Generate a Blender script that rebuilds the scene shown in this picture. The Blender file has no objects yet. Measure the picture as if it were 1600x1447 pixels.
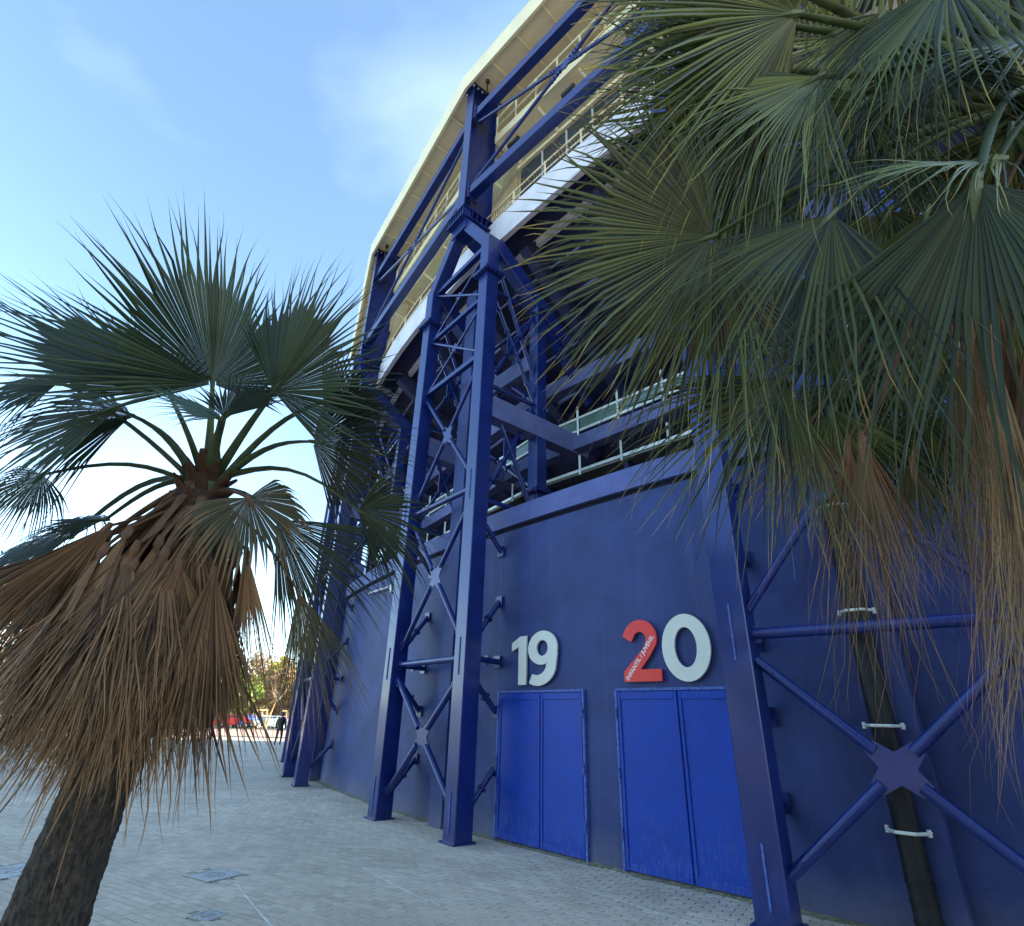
import bpy, bmesh, math, random
from mathutils import Vector, Matrix, noise
random.seed(7)
S = bpy.context.scene
COL = S.collection
PI = math.pi
rad = math.radians

# ------------------------------------------------------------------ camera
H = 1.75
F = 856.0; CX = 800.0; CY = 723.5
up_c = Vector((850-CX, -(-1109-CY), -F)).normalized()
fw_c = Vector((0, 0, -1)); fw_c = (fw_c-up_c*fw_c.dot(up_c)).normalized()
rt_c = fw_c.cross(up_c)
RM = Matrix((rt_c, fw_c, up_c))                      # camera axes -> world
cam = bpy.data.cameras.new('camera'); camo = bpy.data.objects.new('camera', cam); COL.objects.link(camo)
camo.matrix_world = Matrix.Translation((0, 0, H)) @ RM.to_4x4()
cam.sensor_width = 36; cam.lens = F/1600*36; cam.clip_start = .05; cam.clip_end = 2000
S.camera = camo

def at(px, py, d):
    return RM @ (Vector((px-CX, -(py-CY), -F))*(d/F)) + Vector((0, 0, H))
def gp(px, py, z=0.0):
    v = RM @ Vector((px-CX, -(py-CY), -F)); t = (z-H)/v.z
    return Vector((v.x*t, v.y*t, z))

# ------------------------------------------------------------------ light
SUN_EL = rad(25); SD = Vector((.996, .087, 0)).normalized()
w = bpy.data.worlds.new('World'); S.world = w; w.use_nodes = True
nt = w.node_tree; nt.nodes.clear()
wo = nt.nodes.new('ShaderNodeOutputWorld'); bg = nt.nodes.new('ShaderNodeBackground'); bg.inputs[1].default_value = .13
sky = nt.nodes.new('ShaderNodeTexSky'); sky.sky_type = 'NISHITA'; sky.sun_disc = False
sky.sun_elevation = SUN_EL; sky.sun_rotation = math.atan2(SD.x, SD.y); sky.air_density = .9; sky.dust_density = .35; sky.ozone_density = 1.6
tc = nt.nodes.new('ShaderNodeTexCoord')
mp = nt.nodes.new('ShaderNodeMapping'); mp.inputs['Scale'].default_value = (1.0, 1.1, 1.8); mp.inputs['Location'].default_value = (.9, .35, .2); mp.inputs['Rotation'].default_value = (.3, .5, .4)
nz = nt.nodes.new('ShaderNodeTexNoise'); nz.inputs['Scale'].default_value = 1.5; nz.inputs['Detail'].default_value = 5; nz.inputs['Roughness'].default_value = .5; nz.inputs['Distortion'].default_value = .3
cr = nt.nodes.new('ShaderNodeValToRGB'); cr.color_ramp.elements[0].position = .5; cr.color_ramp.elements[1].position = .85
cr.color_ramp.elements[0].color = (0, 0, 0, 1); cr.color_ramp.elements[1].color = (.22, .22, .22, 1)
mx = nt.nodes.new('ShaderNodeMixRGB'); mx.inputs['Color2'].default_value = (5.2, 5.9, 6.8, 1)
L = nt.links.new
L(tc.outputs['Generated'], mp.inputs['Vector']); L(mp.outputs[0], nz.inputs['Vector']); L(nz.outputs[0], cr.inputs[0])
L(cr.outputs[0], mx.inputs['Fac']); tn = nt.nodes.new('ShaderNodeMixRGB'); tn.blend_type = 'MULTIPLY'; tn.inputs['Fac'].default_value = 1; tn.inputs['Color2'].default_value = (.95, .99, .92, 1)
L(sky.outputs[0], tn.inputs['Color1']); L(tn.outputs[0], mx.inputs['Color1']); L(mx.outputs[0], bg.inputs[0]); L(bg.outputs[0], wo.inputs[0])
sl = bpy.data.lights.new('sun', 'SUN'); sl.energy = 3.6; sl.angle = rad(.5); sl.color = (1, .9, .76)
so = bpy.data.objects.new('sun', sl); COL.objects.link(so)
sdir = Vector((SD.x*math.cos(SUN_EL), SD.y*math.cos(SUN_EL), math.sin(SUN_EL)))
so.rotation_euler = sdir.to_track_quat('Z', 'Y').to_euler()
S.view_settings.view_transform = 'Standard'; S.view_settings.look = 'None'; S.view_settings.gamma = 1; S.view_settings.exposure = 2.25

# ------------------------------------------------------------------ materials
def mat(name, col, rough=.5, spec=.5, metal=0, coat=0, noise_s=None, noise_a=.25, bump=0, bump_s=None, extra=None, coord='Object', trans=0):
    m = bpy.data.materials.new(name); m.use_nodes = True; t = m.node_tree; b = t.nodes['Principled BSDF']
    b.inputs['Base Color'].default_value = (*col, 1); b.inputs['Roughness'].default_value = rough
    b.inputs['Specular IOR Level'].default_value = spec; b.inputs['Metallic'].default_value = metal; b.inputs['Coat Weight'].default_value = coat
    b.inputs['Coat Roughness'].default_value = .12
    if noise_s or bump:
        c = t.nodes.new('ShaderNodeTexCoord')
    if noise_s:
        n = t.nodes.new('ShaderNodeTexNoise'); n.inputs['Scale'].default_value = noise_s; n.inputs['Detail'].default_value = 8; n.inputs['Roughness'].default_value = .62
        t.links.new(c.outputs[coord], n.inputs['Vector'])
        r = t.nodes.new('ShaderNodeValToRGB'); r.color_ramp.elements[0].position = .3; r.color_ramp.elements[1].position = .72
        lo = [max(0, x*(1-noise_a)) for x in col]; hi = [min(1, x*(1+noise_a)+.006*noise_a) for x in col]
        r.color_ramp.elements[0].color = (*lo, 1); r.color_ramp.elements[1].color = (*hi, 1)
        t.links.new(n.outputs[0], r.inputs[0]); t.links.new(r.outputs[0], b.inputs['Base Color'])
        rr = t.nodes.new('ShaderNodeMapRange'); rr.inputs['To Min'].default_value = max(0, rough-.1); rr.inputs['To Max'].default_value = min(1, rough+.14)
        t.links.new(n.outputs[0], rr.inputs[0]); t.links.new(rr.outputs[0], b.inputs['Roughness'])
    if bump:
        n2 = t.nodes.new('ShaderNodeTexNoise'); n2.inputs['Scale'].default_value = bump_s; n2.inputs['Detail'].default_value = 5
        t.links.new(c.outputs[coord], n2.inputs['Vector'])
        bp = t.nodes.new('ShaderNodeBump'); bp.inputs['Strength'].default_value = bump; bp.inputs['Distance'].default_value = .02
        t.links.new(n2.outputs[0], bp.inputs['Height']); t.links.new(bp.outputs[0], b.inputs['Normal'])
    return m

M = {}
M['steel'] = mat('blue_steel_paint', (.004, .018, .145), .34, .45, metal=.1, coat=.3, noise_s=2.2, noise_a=.25, bump=.12, bump_s=3)
M['steel_far'] = M['steel']
M['coping'] = mat('painted_coping', (.095, .12, .32), .6, .4, noise_s=3, noise_a=.2, bump=.5, bump_s=14)
M['door'] = mat('blue_door_paint', (.003, .048, .38), .45, .3, noise_s=3.5, noise_a=.14, bump=.35, bump_s=1.6)
M['worn'] = mat('worn_blue_edge', (.06, .12, .42), .55, .4, noise_s=25, noise_a=.7)
M['digit'] = mat('grey_sign_face', (.74, .75, .67), .5, .4, noise_s=3, noise_a=.06)
M['red'] = mat('red_sign_face', (.85, .045, .04), .4, .4, noise_s=4, noise_a=.06)
M['white'] = mat('white_print', (.8, .8, .78), .5)
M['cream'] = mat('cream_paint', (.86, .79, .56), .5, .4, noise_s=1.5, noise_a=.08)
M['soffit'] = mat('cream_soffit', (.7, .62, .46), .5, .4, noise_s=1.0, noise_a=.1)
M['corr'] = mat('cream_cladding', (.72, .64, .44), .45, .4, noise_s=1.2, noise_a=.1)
M['pale'] = mat('pale_concrete', (.66, .66, .74), .7, .3, noise_s=1.4, noise_a=.16, bump=.3, bump_s=8)
M['navy'] = mat('navy_concrete', (.022, .027, .085), .8, .3, noise_s=1.2, noise_a=.4)
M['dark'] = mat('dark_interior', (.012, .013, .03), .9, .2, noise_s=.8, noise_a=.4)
M['beamc'] = mat('blue_concrete_beam', (.12, .14, .3), .7, .3, noise_s=2, noise_a=.2)
M['galv'] = mat('galvanised_steel', (.68, .72, .68), .45, .5, metal=.2, noise_s=8, noise_a=.12)
M['greeng'] = mat('green_glass', (.1, .17, .14), .15, .5, noise_s=1, noise_a=.1)
M['glass'] = mat('dark_window_glass', (.03, .045, .07), .06, .6, noise_s=.7, noise_a=.3)
M['grey'] = mat('grey_slab', (.2, .22, .2), .8, .3, noise_s=3, noise_a=.2)
M['pipe'] = mat('dark_drainpipe', (.006, .008, .011), .5, .3, noise_s=3, noise_a=.4)
M['bolt'] = mat('blue_bolt', (.05, .06, .2), .4, .5)
M['leafbase'] = mat('dark_leaf_base', (.06, .03, .018), .8, .2, noise_s=12, noise_a=.5)
M['black'] = mat('black_metal', (.01, .01, .012), .4)
M['brownrail'] = mat('brown_louvre', (.16, .09, .045), .6)
M['petiole'] = mat('green_petiole', (.05, .075, .03), .5, .4, noise_s=9, noise_a=.4)
M['petbrown'] = mat('brown_petiole', (.13, .07, .04), .7, .3, noise_s=9, noise_a=.45)
M['cover'] = mat('iron_cover', (.36, .37, .37), .45, .5, metal=.3, noise_s=40, noise_a=.4, bump=.4, bump_s=60)
M['chalk'] = mat('chalk_line', (.78, .72, .62), .9, .2, noise_s=6, noise_a=.3)
M['woods'] = mat('stake_wood', (.5, .34, .17), .8, .2, noise_s=8, noise_a=.2)
M['barkg'] = mat('grey_bark', (.3, .24, .17), .9, .2, noise_s=6, noise_a=.3)
M['footdirt'] = mat('sandy_dirt', (.24, .22, .15), .95, .1, noise_s=14, noise_a=.6)
M['kerb'] = mat('kerb_stone', (.42, .38, .33), .85, .2, noise_s=3, noise_a=.2)

# painted render wall: blotchy weathered blue, slightly wavy
def wallmat():
    m = bpy.data.materials.new('blue_render_wall'); m.use_nodes = True; t = m.node_tree; b = t.nodes['Principled BSDF']
    b.inputs['Roughness'].default_value = .6; b.inputs['Specular IOR Level'].default_value = .4
    c = t.nodes.new('ShaderNodeTexCoord'); n1 = t.nodes.new('ShaderNodeTexNoise'); n1.inputs['Scale'].default_value = .9; n1.inputs['Detail'].default_value = 9; n1.inputs['Roughness'].default_value = .65; n1.inputs['Distortion'].default_value = .6
    r = t.nodes.new('ShaderNodeValToRGB'); e = r.color_ramp.elements
    e[0].position = .28; e[0].color = (.014, .026, .115, 1); e[1].position = .72; e[1].color = (.034, .06, .225, 1)
    x = e.new(.5); x.color = (.022, .042, .165, 1)
    t.links.new(c.outputs['Object'], n1.inputs['Vector']); t.links.new(n1.outputs[0], r.inputs[0])
    # streaks running down and dirt at the foot
    mpn = t.nodes.new('ShaderNodeMapping'); mpn.inputs['Scale'].default_value = (5, 5, .35)
    n2 = t.nodes.new('ShaderNodeTexNoise'); n2.inputs['Scale'].default_value = 1.2; n2.inputs['Detail'].default_value = 6
    t.links.new(c.outputs['Object'], mpn.inputs['Vector']); t.links.new(mpn.outputs[0], n2.inputs['Vector'])
    mr = t.nodes.new('ShaderNodeMapRange'); mr.inputs['From Min'].default_value = .55; mr.inputs['From Max'].default_value = .8; mr.inputs['To Max'].default_value = .35
    t.links.new(n2.outputs[0], mr.inputs[0])
    mx1 = t.nodes.new('ShaderNodeMixRGB'); mx1.inputs['Color2'].default_value = (.07, .095, .23, 1)
    t.links.new(mr.outputs[0], mx1.inputs['Fac']); t.links.new(r.outputs[0], mx1.inputs['Color1'])
    sep = t.nodes.new('ShaderNodeSeparateXYZ'); t.links.new(c.outputs['Object'], sep.inputs[0])
    mr2 = t.nodes.new('ShaderNodeMapRange'); mr2.inputs['From Min'].default_value = 0; mr2.inputs['From Max'].default_value = .45; mr2.inputs['To Min'].default_value = .75; mr2.inputs['To Max'].default_value = 0
    ad = t.nodes.new('ShaderNodeMath'); ad.operation = 'MULTIPLY'
    t.links.new(sep.outputs['Z'], mr2.inputs[0]); t.links.new(mr2.outputs[0], ad.inputs[0]); t.links.new(n1.outputs[0], ad.inputs[1])
    mx2 = t.nodes.new('ShaderNodeMixRGB'); mx2.inputs['Color2'].default_value = (.2, .19, .2, 1)
    t.links.new(ad.outputs[0], mx2.inputs['Fac']); t.links.new(mx1.outputs[0], mx2.inputs['Color1']); t.links.new(mx2.outputs[0], b.inputs['Base Color'])
    n3 = t.nodes.new('ShaderNodeTexNoise'); n3.inputs['Scale'].default_value = 7; n3.inputs['Detail'].default_value = 8
    t.links.new(c.outputs['Object'], n3.inputs['Vector'])
    bp = t.nodes.new('ShaderNodeBump'); bp.inputs['Strength'].default_value = .35; bp.inputs['Distance'].default_value = .02
    t.links.new(n3.outputs[0], bp.inputs['Height']); t.links.new(bp.outputs[0], b.inputs['Normal'])
    return m
M['wall'] = wallmat()

def scuff(m, col, z1, amt):
    t = m.node_tree; b = t.nodes['Principled BSDF']; lk = b.inputs['Base Color'].links[0].from_socket
    g = t.nodes.new('ShaderNodeNewGeometry'); sp = t.nodes.new('ShaderNodeSeparateXYZ'); t.links.new(g.outputs['Position'], sp.inputs[0])
    mr = t.nodes.new('ShaderNodeMapRange'); mr.inputs['From Max'].default_value = z1; mr.inputs['To Min'].default_value = amt; mr.inputs['To Max'].default_value = amt*.12; t.links.new(sp.outputs['Z'], mr.inputs[0])
    mp_ = t.nodes.new('ShaderNodeMapping'); mp_.inputs['Scale'].default_value = (9, 9, 3); n = t.nodes.new('ShaderNodeTexNoise'); n.inputs['Scale'].default_value = 2.5; n.inputs['Detail'].default_value = 10; n.inputs['Roughness'].default_value = .75
    t.links.new(g.outputs['Position'], mp_.inputs['Vector']); t.links.new(mp_.outputs[0], n.inputs['Vector'])
    r = t.nodes.new('ShaderNodeMapRange'); r.inputs['From Min'].default_value = .5; r.inputs['From Max'].default_value = .72; t.links.new(n.outputs[0], r.inputs[0])
    mu = t.nodes.new('ShaderNodeMath'); mu.operation = 'MULTIPLY'; t.links.new(r.outputs[0], mu.inputs[0]); t.links.new(mr.outputs[0], mu.inputs[1])
    mx_ = t.nodes.new('ShaderNodeMixRGB'); mx_.inputs['Color2'].default_value = (*col, 1); t.links.new(mu.outputs[0], mx_.inputs['Fac']); t.links.new(lk, mx_.inputs['Color1']); t.links.new(mx_.outputs[0], b.inputs['Base Color'])
scuff(M['door'], (.16, .2, .36), .8, .6)
scuff(M['steel'], (.07, .085, .17), 1.2, .4)
scuff(M['coping'], (.04, .045, .12), 20, .5)
BR = rad(-32)          # direction of the paver rows
def pavemat(name, bricks):
    m = bpy.data.materials.new(name); m.use_nodes = True; t = m.node_tree; b = t.nodes['Principled BSDF']
    b.inputs['Roughness'].default_value = .75; b.inputs['Specular IOR Level'].default_value = .35
    g = t.nodes.new('ShaderNodeNewGeometry')
    n1 = t.nodes.new('ShaderNodeTexNoise'); n1.inputs['Scale'].default_value = .5; n1.inputs['Detail'].default_value = 8; n1.inputs['Roughness'].default_value = .6
    t.links.new(g.outputs['Position'], n1.inputs['Vector'])
    r = t.nodes.new('ShaderNodeValToRGB'); e = r.color_ramp.elements; e[0].position = .3; e[0].color = (.5, .42, .325, 1); e[1].position = .7; e[1].color = (.72, .61, .48, 1)
    t.links.new(n1.outputs[0], r.inputs[0])
    n2 = t.nodes.new('ShaderNodeTexNoise'); n2.inputs['Scale'].default_value = 90; n2.inputs['Detail'].default_value = 3
    t.links.new(g.outputs['Position'], n2.inputs['Vector'])
    mul = t.nodes.new('ShaderNodeMixRGB'); mul.blend_type = 'OVERLAY'; mul.inputs['Fac'].default_value = .25
    t.links.new(r.outputs[0], mul.inputs['Color1']); t.links.new(n2.outputs[0], mul.inputs['Color2'])
    last = mul.outputs[0]
    if bricks:
        mpn = t.nodes.new('ShaderNodeMapping'); mpn.inputs['Rotation'].default_value = (0, 0, -BR)
        t.links.new(g.outputs['Position'], mpn.inputs['Vector'])
        bt = t.nodes.new('ShaderNodeTexBrick'); bt.inputs['Scale'].default_value = 1; bt.inputs['Brick Width'].default_value = .2; bt.inputs['Row Height'].default_value = .1
        bt.inputs['Mortar Size'].default_value = .004; bt.inputs['Mortar Smooth'].default_value = .3
        bt.inputs['Color1'].default_value = (1, 1, 1, 1); bt.inputs['Color2'].default_value = (.86, .86, .86, 1); bt.inputs['Mortar'].default_value = (.16, .16, .16, 1)
        t.links.new(mpn.outputs[0], bt.inputs['Vector'])
        m2 = t.nodes.new('ShaderNodeMixRGB'); m2.blend_type = 'MULTIPLY'; m2.inputs['Fac'].default_value = 1
        t.links.new(last, m2.inputs['Color1']); t.links.new(bt.outputs[0], m2.inputs['Color2']); last = m2.outputs[0]
    else:
        oi = t.nodes.new('ShaderNodeNewGeometry'); mr = t.nodes.new('ShaderNodeMapRange'); mr.inputs['To Min'].default_value = .84; mr.inputs['To Max'].default_value = 1.06
        t.links.new(oi.outputs['Random Per Island'], mr.inputs[0])
        m2 = t.nodes.new('ShaderNodeVectorMath'); m2.operation = 'SCALE'
        t.links.new(last, m2.inputs[0]); t.links.new(mr.outputs[0], m2.inputs['Scale']); last = m2.outputs[0]
    t.links.new(last, b.inputs['Base Color'])
    bp = t.nodes.new('ShaderNodeBump'); bp.inputs['Strength'].default_value = .3; bp.inputs['Distance'].default_value = .004
    t.links.new(n2.outputs[0], bp.inputs['Height']); t.links.new(bp.outputs[0], b.inputs['Normal'])
    return m
M['pave'] = pavemat('paving_sheet', True)
M['brick'] = pavemat('concrete_paver', False)
M['sand'] = mat('joint_sand', (.13, .125, .115), .95, .1, noise_s=20, noise_a=.3)
M['redpave'] = mat('pink_paving', (.5, .33, .26), .85, .2, noise_s=.6, noise_a=.15)
M['asphalt'] = mat('asphalt', (.09, .09, .09), .9, .2, noise_s=2, noise_a=.2)
M['dry'] = mat('dry_ground', (.25, .2, .13), .95, .1, noise_s=.1, noise_a=.3)

def leafmat(name, g0, g1, tip, tippos=.86, rough=.45, tr=.25, grey=0):
    """leaf blade: UV.x across a segment, UV.y along it (0 hub, 1 tip); attribute 'rnd' per segment"""
    m = bpy.data.materials.new(name); m.use_nodes = True; t = m.node_tree; b = t.nodes['Principled BSDF']
    uv = t.nodes.new('ShaderNodeUVMap'); sp = t.nodes.new('ShaderNodeSeparateXYZ'); t.links.new(uv.outputs[0], sp.inputs[0])
    at_ = t.nodes.new('ShaderNodeAttribute'); at_.attribute_name = 'rnd'
    r0 = t.nodes.new('ShaderNodeValToRGB'); r0.color_ramp.elements[0].color = (*g0, 1); r0.color_ramp.elements[1].color = (*g1, 1)
    t.links.new(at_.outputs['Fac'], r0.inputs[0])
    # tip colour starts at a place that differs per segment
    ma = t.nodes.new('ShaderNodeMath'); ma.operation = 'MULTIPLY_ADD'; ma.inputs[1].default_value = .22; t.links.new(at_.outputs['Fac'], ma.inputs[0]); t.links.new(sp.outputs['Y'], ma.inputs[2])
    mr = t.nodes.new('ShaderNodeMapRange'); mr.inputs['From Min'].default_value = tippos; mr.inputs['From Max'].default_value = tippos+.16
    t.links.new(ma.outputs[0], mr.inputs[0])
    mx = t.nodes.new('ShaderNodeMixRGB'); mx.inputs['Color2'].default_value = (*tip, 1)
    t.links.new(mr.outputs[0], mx.inputs['Fac']); t.links.new(r0.outputs[0], mx.inputs['Color1'])
    # fine lengthwise fibres
    mpn = t.nodes.new('ShaderNodeMapping'); mpn.inputs['Scale'].default_value = (9, .8, 1)
    n = t.nodes.new('ShaderNodeTexNoise'); n.inputs['Scale'].default_value = 3; n.inputs['Detail'].default_value = 3
    t.links.new(uv.outputs[0], mpn.inputs['Vector']); t.links.new(mpn.outputs[0], n.inputs['Vector'])
    mr3 = t.nodes.new('ShaderNodeMapRange'); mr3.inputs['From Min'].default_value = .3; mr3.inputs['From Max'].default_value = .7; mr3.inputs['To Min'].default_value = .7; mr3.inputs['To Max'].default_value = 1.25
    t.links.new(n.outputs[0], mr3.inputs[0])
    oi = t.nodes.new('ShaderNodeObjectInfo'); mr4 = t.nodes.new('ShaderNodeMapRange'); mr4.inputs['To Min'].default_value = .6; mr4.inputs['To Max'].default_value = 1.45
    t.links.new(oi.outputs['Random'], mr4.inputs[0]); mm = t.nodes.new('ShaderNodeMath'); mm.operation = 'MULTIPLY'; t.links.new(mr4.outputs[0], mm.inputs[0]); t.links.new(mr3.outputs[0], mm.inputs[1])
    sc = t.nodes.new('ShaderNodeVectorMath'); sc.operation = 'SCALE'; t.links.new(mx.outputs[0], sc.inputs[0]); t.links.new(mm.outputs[0], sc.inputs['Scale'])
    t.links.new(sc.outputs[0], b.inputs['Base Color']); b.inputs['Roughness'].default_value = rough; b.inputs['Specular IOR Level'].default_value = .4
    tb = t.nodes.new('ShaderNodeBsdfTranslucent'); t.links.new(sc.outputs[0], tb.inputs[0])
    ms = t.nodes.new('ShaderNodeMixShader'); ms.inputs[0].default_value = tr
    out = t.nodes['Material Output']; t.links.new(b.outputs[0], ms.inputs[1]); t.links.new(tb.outputs[0], ms.inputs[2]); t.links.new(ms.outputs[0], out.inputs[0])
    return m
M['leaf'] = leafmat('green_fan_leaf', (.007, .016, .007), (.034, .054, .022), (.16, .16, .07), 1.06, rough=.4, tr=.1)
M['leaf_grey'] = leafmat('grey_green_fan_leaf', (.04, .075, .055), (.09, .14, .095), (.3, .28, .14), 1.04, tr=.15)
M['leaf_near'] = leafmat('dark_green_fan_leaf', (.007, .014, .004), (.13, .165, .04), (.6, .42, .1), 1.0, rough=.27, tr=.2)
M['leaf_half'] = leafmat('yellowing_fan_leaf', (.06, .07, .03), (.17, .14, .065), (.28, .19, .09), .72)
M['leaf_straw'] = leafmat('straw_dead_leaf', (.14, .095, .055), (.38, .28, .16), (.3, .2, .1), .9, rough=.75, tr=.15)
M['leaf_dead'] = leafmat('dead_brown_fan_leaf', (.035, .019, .012), (.3, .165, .08), (.33, .19, .09), .85, rough=.75, tr=.1)

# ------------------------------------------------------------------ mesh helpers
class MB:
    def __init__(s): s.v = []; s.f = []; s.uv = None
    def box(s, c, d, rz=0.0):
        c = Vector(c); x, y, z = d[0]/2, d[1]/2, d[2]/2; n = len(s.v); m = Matrix.Rotation(rz, 3, 'Z')
        for a in ((-x, -y, -z), (x, -y, -z), (x, y, -z), (-x, y, -z), (-x, -y, z), (x, -y, z), (x, y, z), (-x, y, z)): s.v.append(c+m @ Vector(a))
        s.f += [[n+i for i in q] for q in ((3, 2, 1, 0), (4, 5, 6, 7), (0, 1, 5, 4), (1, 2, 6, 5), (2, 3, 7, 6), (3, 0, 4, 7))]; return s
    def bar(s, a, b, w, h, up=(0, 0, 1)):
        """beam from a to b: w across, h along up"""
        a = Vector(a); b = Vector(b); d = (b-a).normalized(); up = Vector(up)
        if abs(d.dot(up)) > .98: up = Vector((0, 1, 0))
        x = d.cross(up).normalized(); y = x.cross(d).normalized(); n = len(s.v)
        for p in (a, b):
            for i, j in ((-1, -1), (1, -1), (1, 1), (-1, 1)): s.v.append(p+x*(i*w/2)+y*(j*h/2))
        s.f += [[n+i for i in q] for q in ((3, 2, 1, 0), (4, 5, 6, 7), (0, 1, 5, 4), (1, 2, 6, 5), (2, 3, 7, 6), (3, 0, 4, 7))]; return s
    def tube(s, a, b, r, k=10, r2=None):
        a = Vector(a); b = Vector(b); return s.path([a, b], [r, r if r2 is None else r2], k)
    def path(s, pts, rs, k=8, flat=1.0, up=(0, 0, 1)):
        pts = [Vector(p) for p in pts]; n0 = len(s.v); up = Vector(up)
        for i, p in enumerate(pts):
            d = (pts[min(i+1, len(pts)-1)]-pts[max(i-1, 0)]).normalized()
            u = up if abs(d.dot(up)) < .97 else Vector((0, 1, 0))
            x = d.cross(u).normalized(); y = x.cross(d).normalized()
            for j in range(k):
                an = 2*PI*j/k; s.v.append(p+x*(math.cos(an)*rs[i])+y*(math.sin(an)*rs[i]*flat))
        for i in range(len(pts)-1):
            for j in range(k):
                a_ = n0+i*k+j; b_ = n0+i*k+(j+1) % k; s.f.append([a_, b_, b_+k, a_+k])
        s.f.append([n0+j for j in range(k)][::-1]); m = n0+(len(pts)-1)*k; s.f.append([m+j for j in range(k)]); return s
    def plate(s, pts, t, nrm):
        """flat polygon with thickness t along nrm"""
        n = len(s.v); k = len(pts); nrm = Vector(nrm).normalized()
        for q in (-t/2, t/2):
            for p in pts: s.v.append(Vector(p)+nrm*q)
        s.f.append([n+i for i in range(k)][::-1]); s.f.append([n+k+i for i in range(k)])
        for i in range(k): j = (i+1) % k; s.f.append([n+i, n+j, n+k+j, n+k+i])
        return s
    def build(s, name, m, parent=None, smooth=False, bevel=0, **props):
        me = bpy.data.meshes.new(name); me.from_pydata([tuple(v) for v in s.v], [], s.f); me.update()
        bm = bmesh.new(); bm.from_mesh(me); bmesh.ops.recalc_face_normals(bm, faces=bm.faces)
        if bevel: bmesh.ops.bevel(bm, geom=list(bm.edges), offset=bevel, segments=1, affect='EDGES')
        bm.to_mesh(me); bm.free()
        if smooth:
            for p in me.polygons: p.use_smooth = len(p.vertices) == 4
            me.set_sharp_from_angle(angle=rad(42))
        me.materials.append(m if not isinstance(m, str) else M[m])
        return link(name, me, parent, **props)
def link(name, data, parent=None, **props):
    o = bpy.data.objects.new(name, data); COL.objects.link(o)
    if parent is not None: o.parent = parent
    for k, v in props.items(): o[k] = v
    return o
def thing(name, label, cat, loc=(0, 0, 0), rz=0.0, group=None):
    o = bpy.data.objects.new(name, None); COL.objects.link(o); o.location = loc; o.rotation_euler = (0, 0, rz); o.empty_display_size = .1
    o['label'] = label; o['category'] = cat
    if group: o['group'] = group
    return o
def kids(o): return [c for c in ALLK if c.parent == o]
def copy_tree(root, label):
    def rec(o, par):
        c = o.copy(); COL.objects.link(c); c.parent = par
        for ch in list(o.children): rec(ch, c)
        return c
    r = rec(root, None); r['label'] = label
    return r

# ------------------------------------------------------------------ stadium geometry: everything lies on circles round CC
CC = Vector((29.388, 35.895, 0))
def P(th, r, z=0.0):
    a = rad(th); return Vector((CC.x+r*math.cos(a), CC.y+r*math.sin(a), z))
TH = [-189.6, -177.55, -165.45, -153.35, -141.24, -130.5, -119.0, -107.5, -96.0]
RT = 39.6      # radius on which the towers stand

# ------------------------------------------------------------------ ground
m_ = MB(); m_.v = [(-1500, -1500, -.05), (1500, -1500, -.05), (1500, 1500, -.05), (-1500, 1500, -.05)]; m_.f = [[0, 1, 2, 3]]
g_ = m_.build('ground', 'dry', kind='structure')
m_ = MB(); m_.v = [(-60, -30, -.014), (40, -30, -.014), (40, 46.7, -.014), (-60, 46.7, -.014)]; m_.f = [[0, 1, 2, 3]]
pavement = m_.build('pavement', 'pave', kind='structure')
m_ = MB(); m_.v = [(-140, 46.9, -.01), (60, 46.9, -.01), (60, 66, -.01), (-140, 66, -.01)]; m_.f = [[0, 1, 2, 3]]
m_.build('pink_promenade', 'redpave', kind='structure')
m_ = MB(); m_.v = [(-180, 66.2, -.012), (60, 66.2, -.012), (60, 92, -.012), (-180, 92, -.012)]; m_.f = [[0, 1, 2, 3]]
m_.build('car_park_road', 'asphalt', kind='structure')
m_ = MB(); m_.box((-20, 46.8, .02), (160, .2, .1)); m_.box((-50, 66.1, .02), (200, .2, .12)); m_.build('kerb', 'kerb', kind='structure')

# pavers with recessed joints
def inside_view(p):
    v = RM.transposed() @ (p-Vector((0, 0, H)))
    if v.z > -.5: return False
    x = CX+F*v.x/-v.z; y = CY-F*v.y/-v.z
    return -60 < x < 1660 and y < 1500
def paver(mb, c, a, jit):
    dx = .0955; dy = .045; ca, sa = math.cos(a), math.sin(a); n = len(mb.v); z = c.z
    tl = (random.uniform(-1, 1)*jit, random.uniform(-1, 1)*jit)
    for ex, ey, zz in ((dx, dy, -.013), (dx, dy, -.003), (dx-.004, dy-.004, 0)):
        for sx, sy in ((-1, -1), (1, -1), (1, 1), (-1, 1)):
            x, y = sx*ex, sy*ey
            mb.v.append(Vector((c.x+x*ca-y*sa, c.y+x*sa+y*ca, z+zz+(tl[0]*sx+tl[1]*sy if zz > -.01 else 0))))
    for l in (0, 4):
        for i in range(4): j = (i+1) % 4; mb.f.append([n+l+i, n+l+j, n+l+4+j, n+l+4+i])
    mb.f.append([n+8, n+9, n+10, n+11])
cells = []
ex = Vector((math.cos(BR), math.sin(BR), 0)); ey = Vector((-math.sin(BR), math.cos(BR), 0))
for j in range(-60, 260):
    for i in range(-130, 110):
        p = ex*((i+.5*(j % 2)+.5)*.2)+ey*((j+.5)*.1)
        d = math.hypot(p.x, p.y)
        if d > 17 or p.y < 3 or (p-CC).length < 38.86 or not inside_view(p): continue
        if (p-Vector((-3.45, 5.25, 0))).length < .72: continue
        cells.append((d, p))
cells.sort(key=lambda c: c[0])
covers = [(gp(335, 1367), .23), (gp(325, 1430), .125), (gp(20, 1360), .3), (gp(-20, 1362), .3)]
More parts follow.
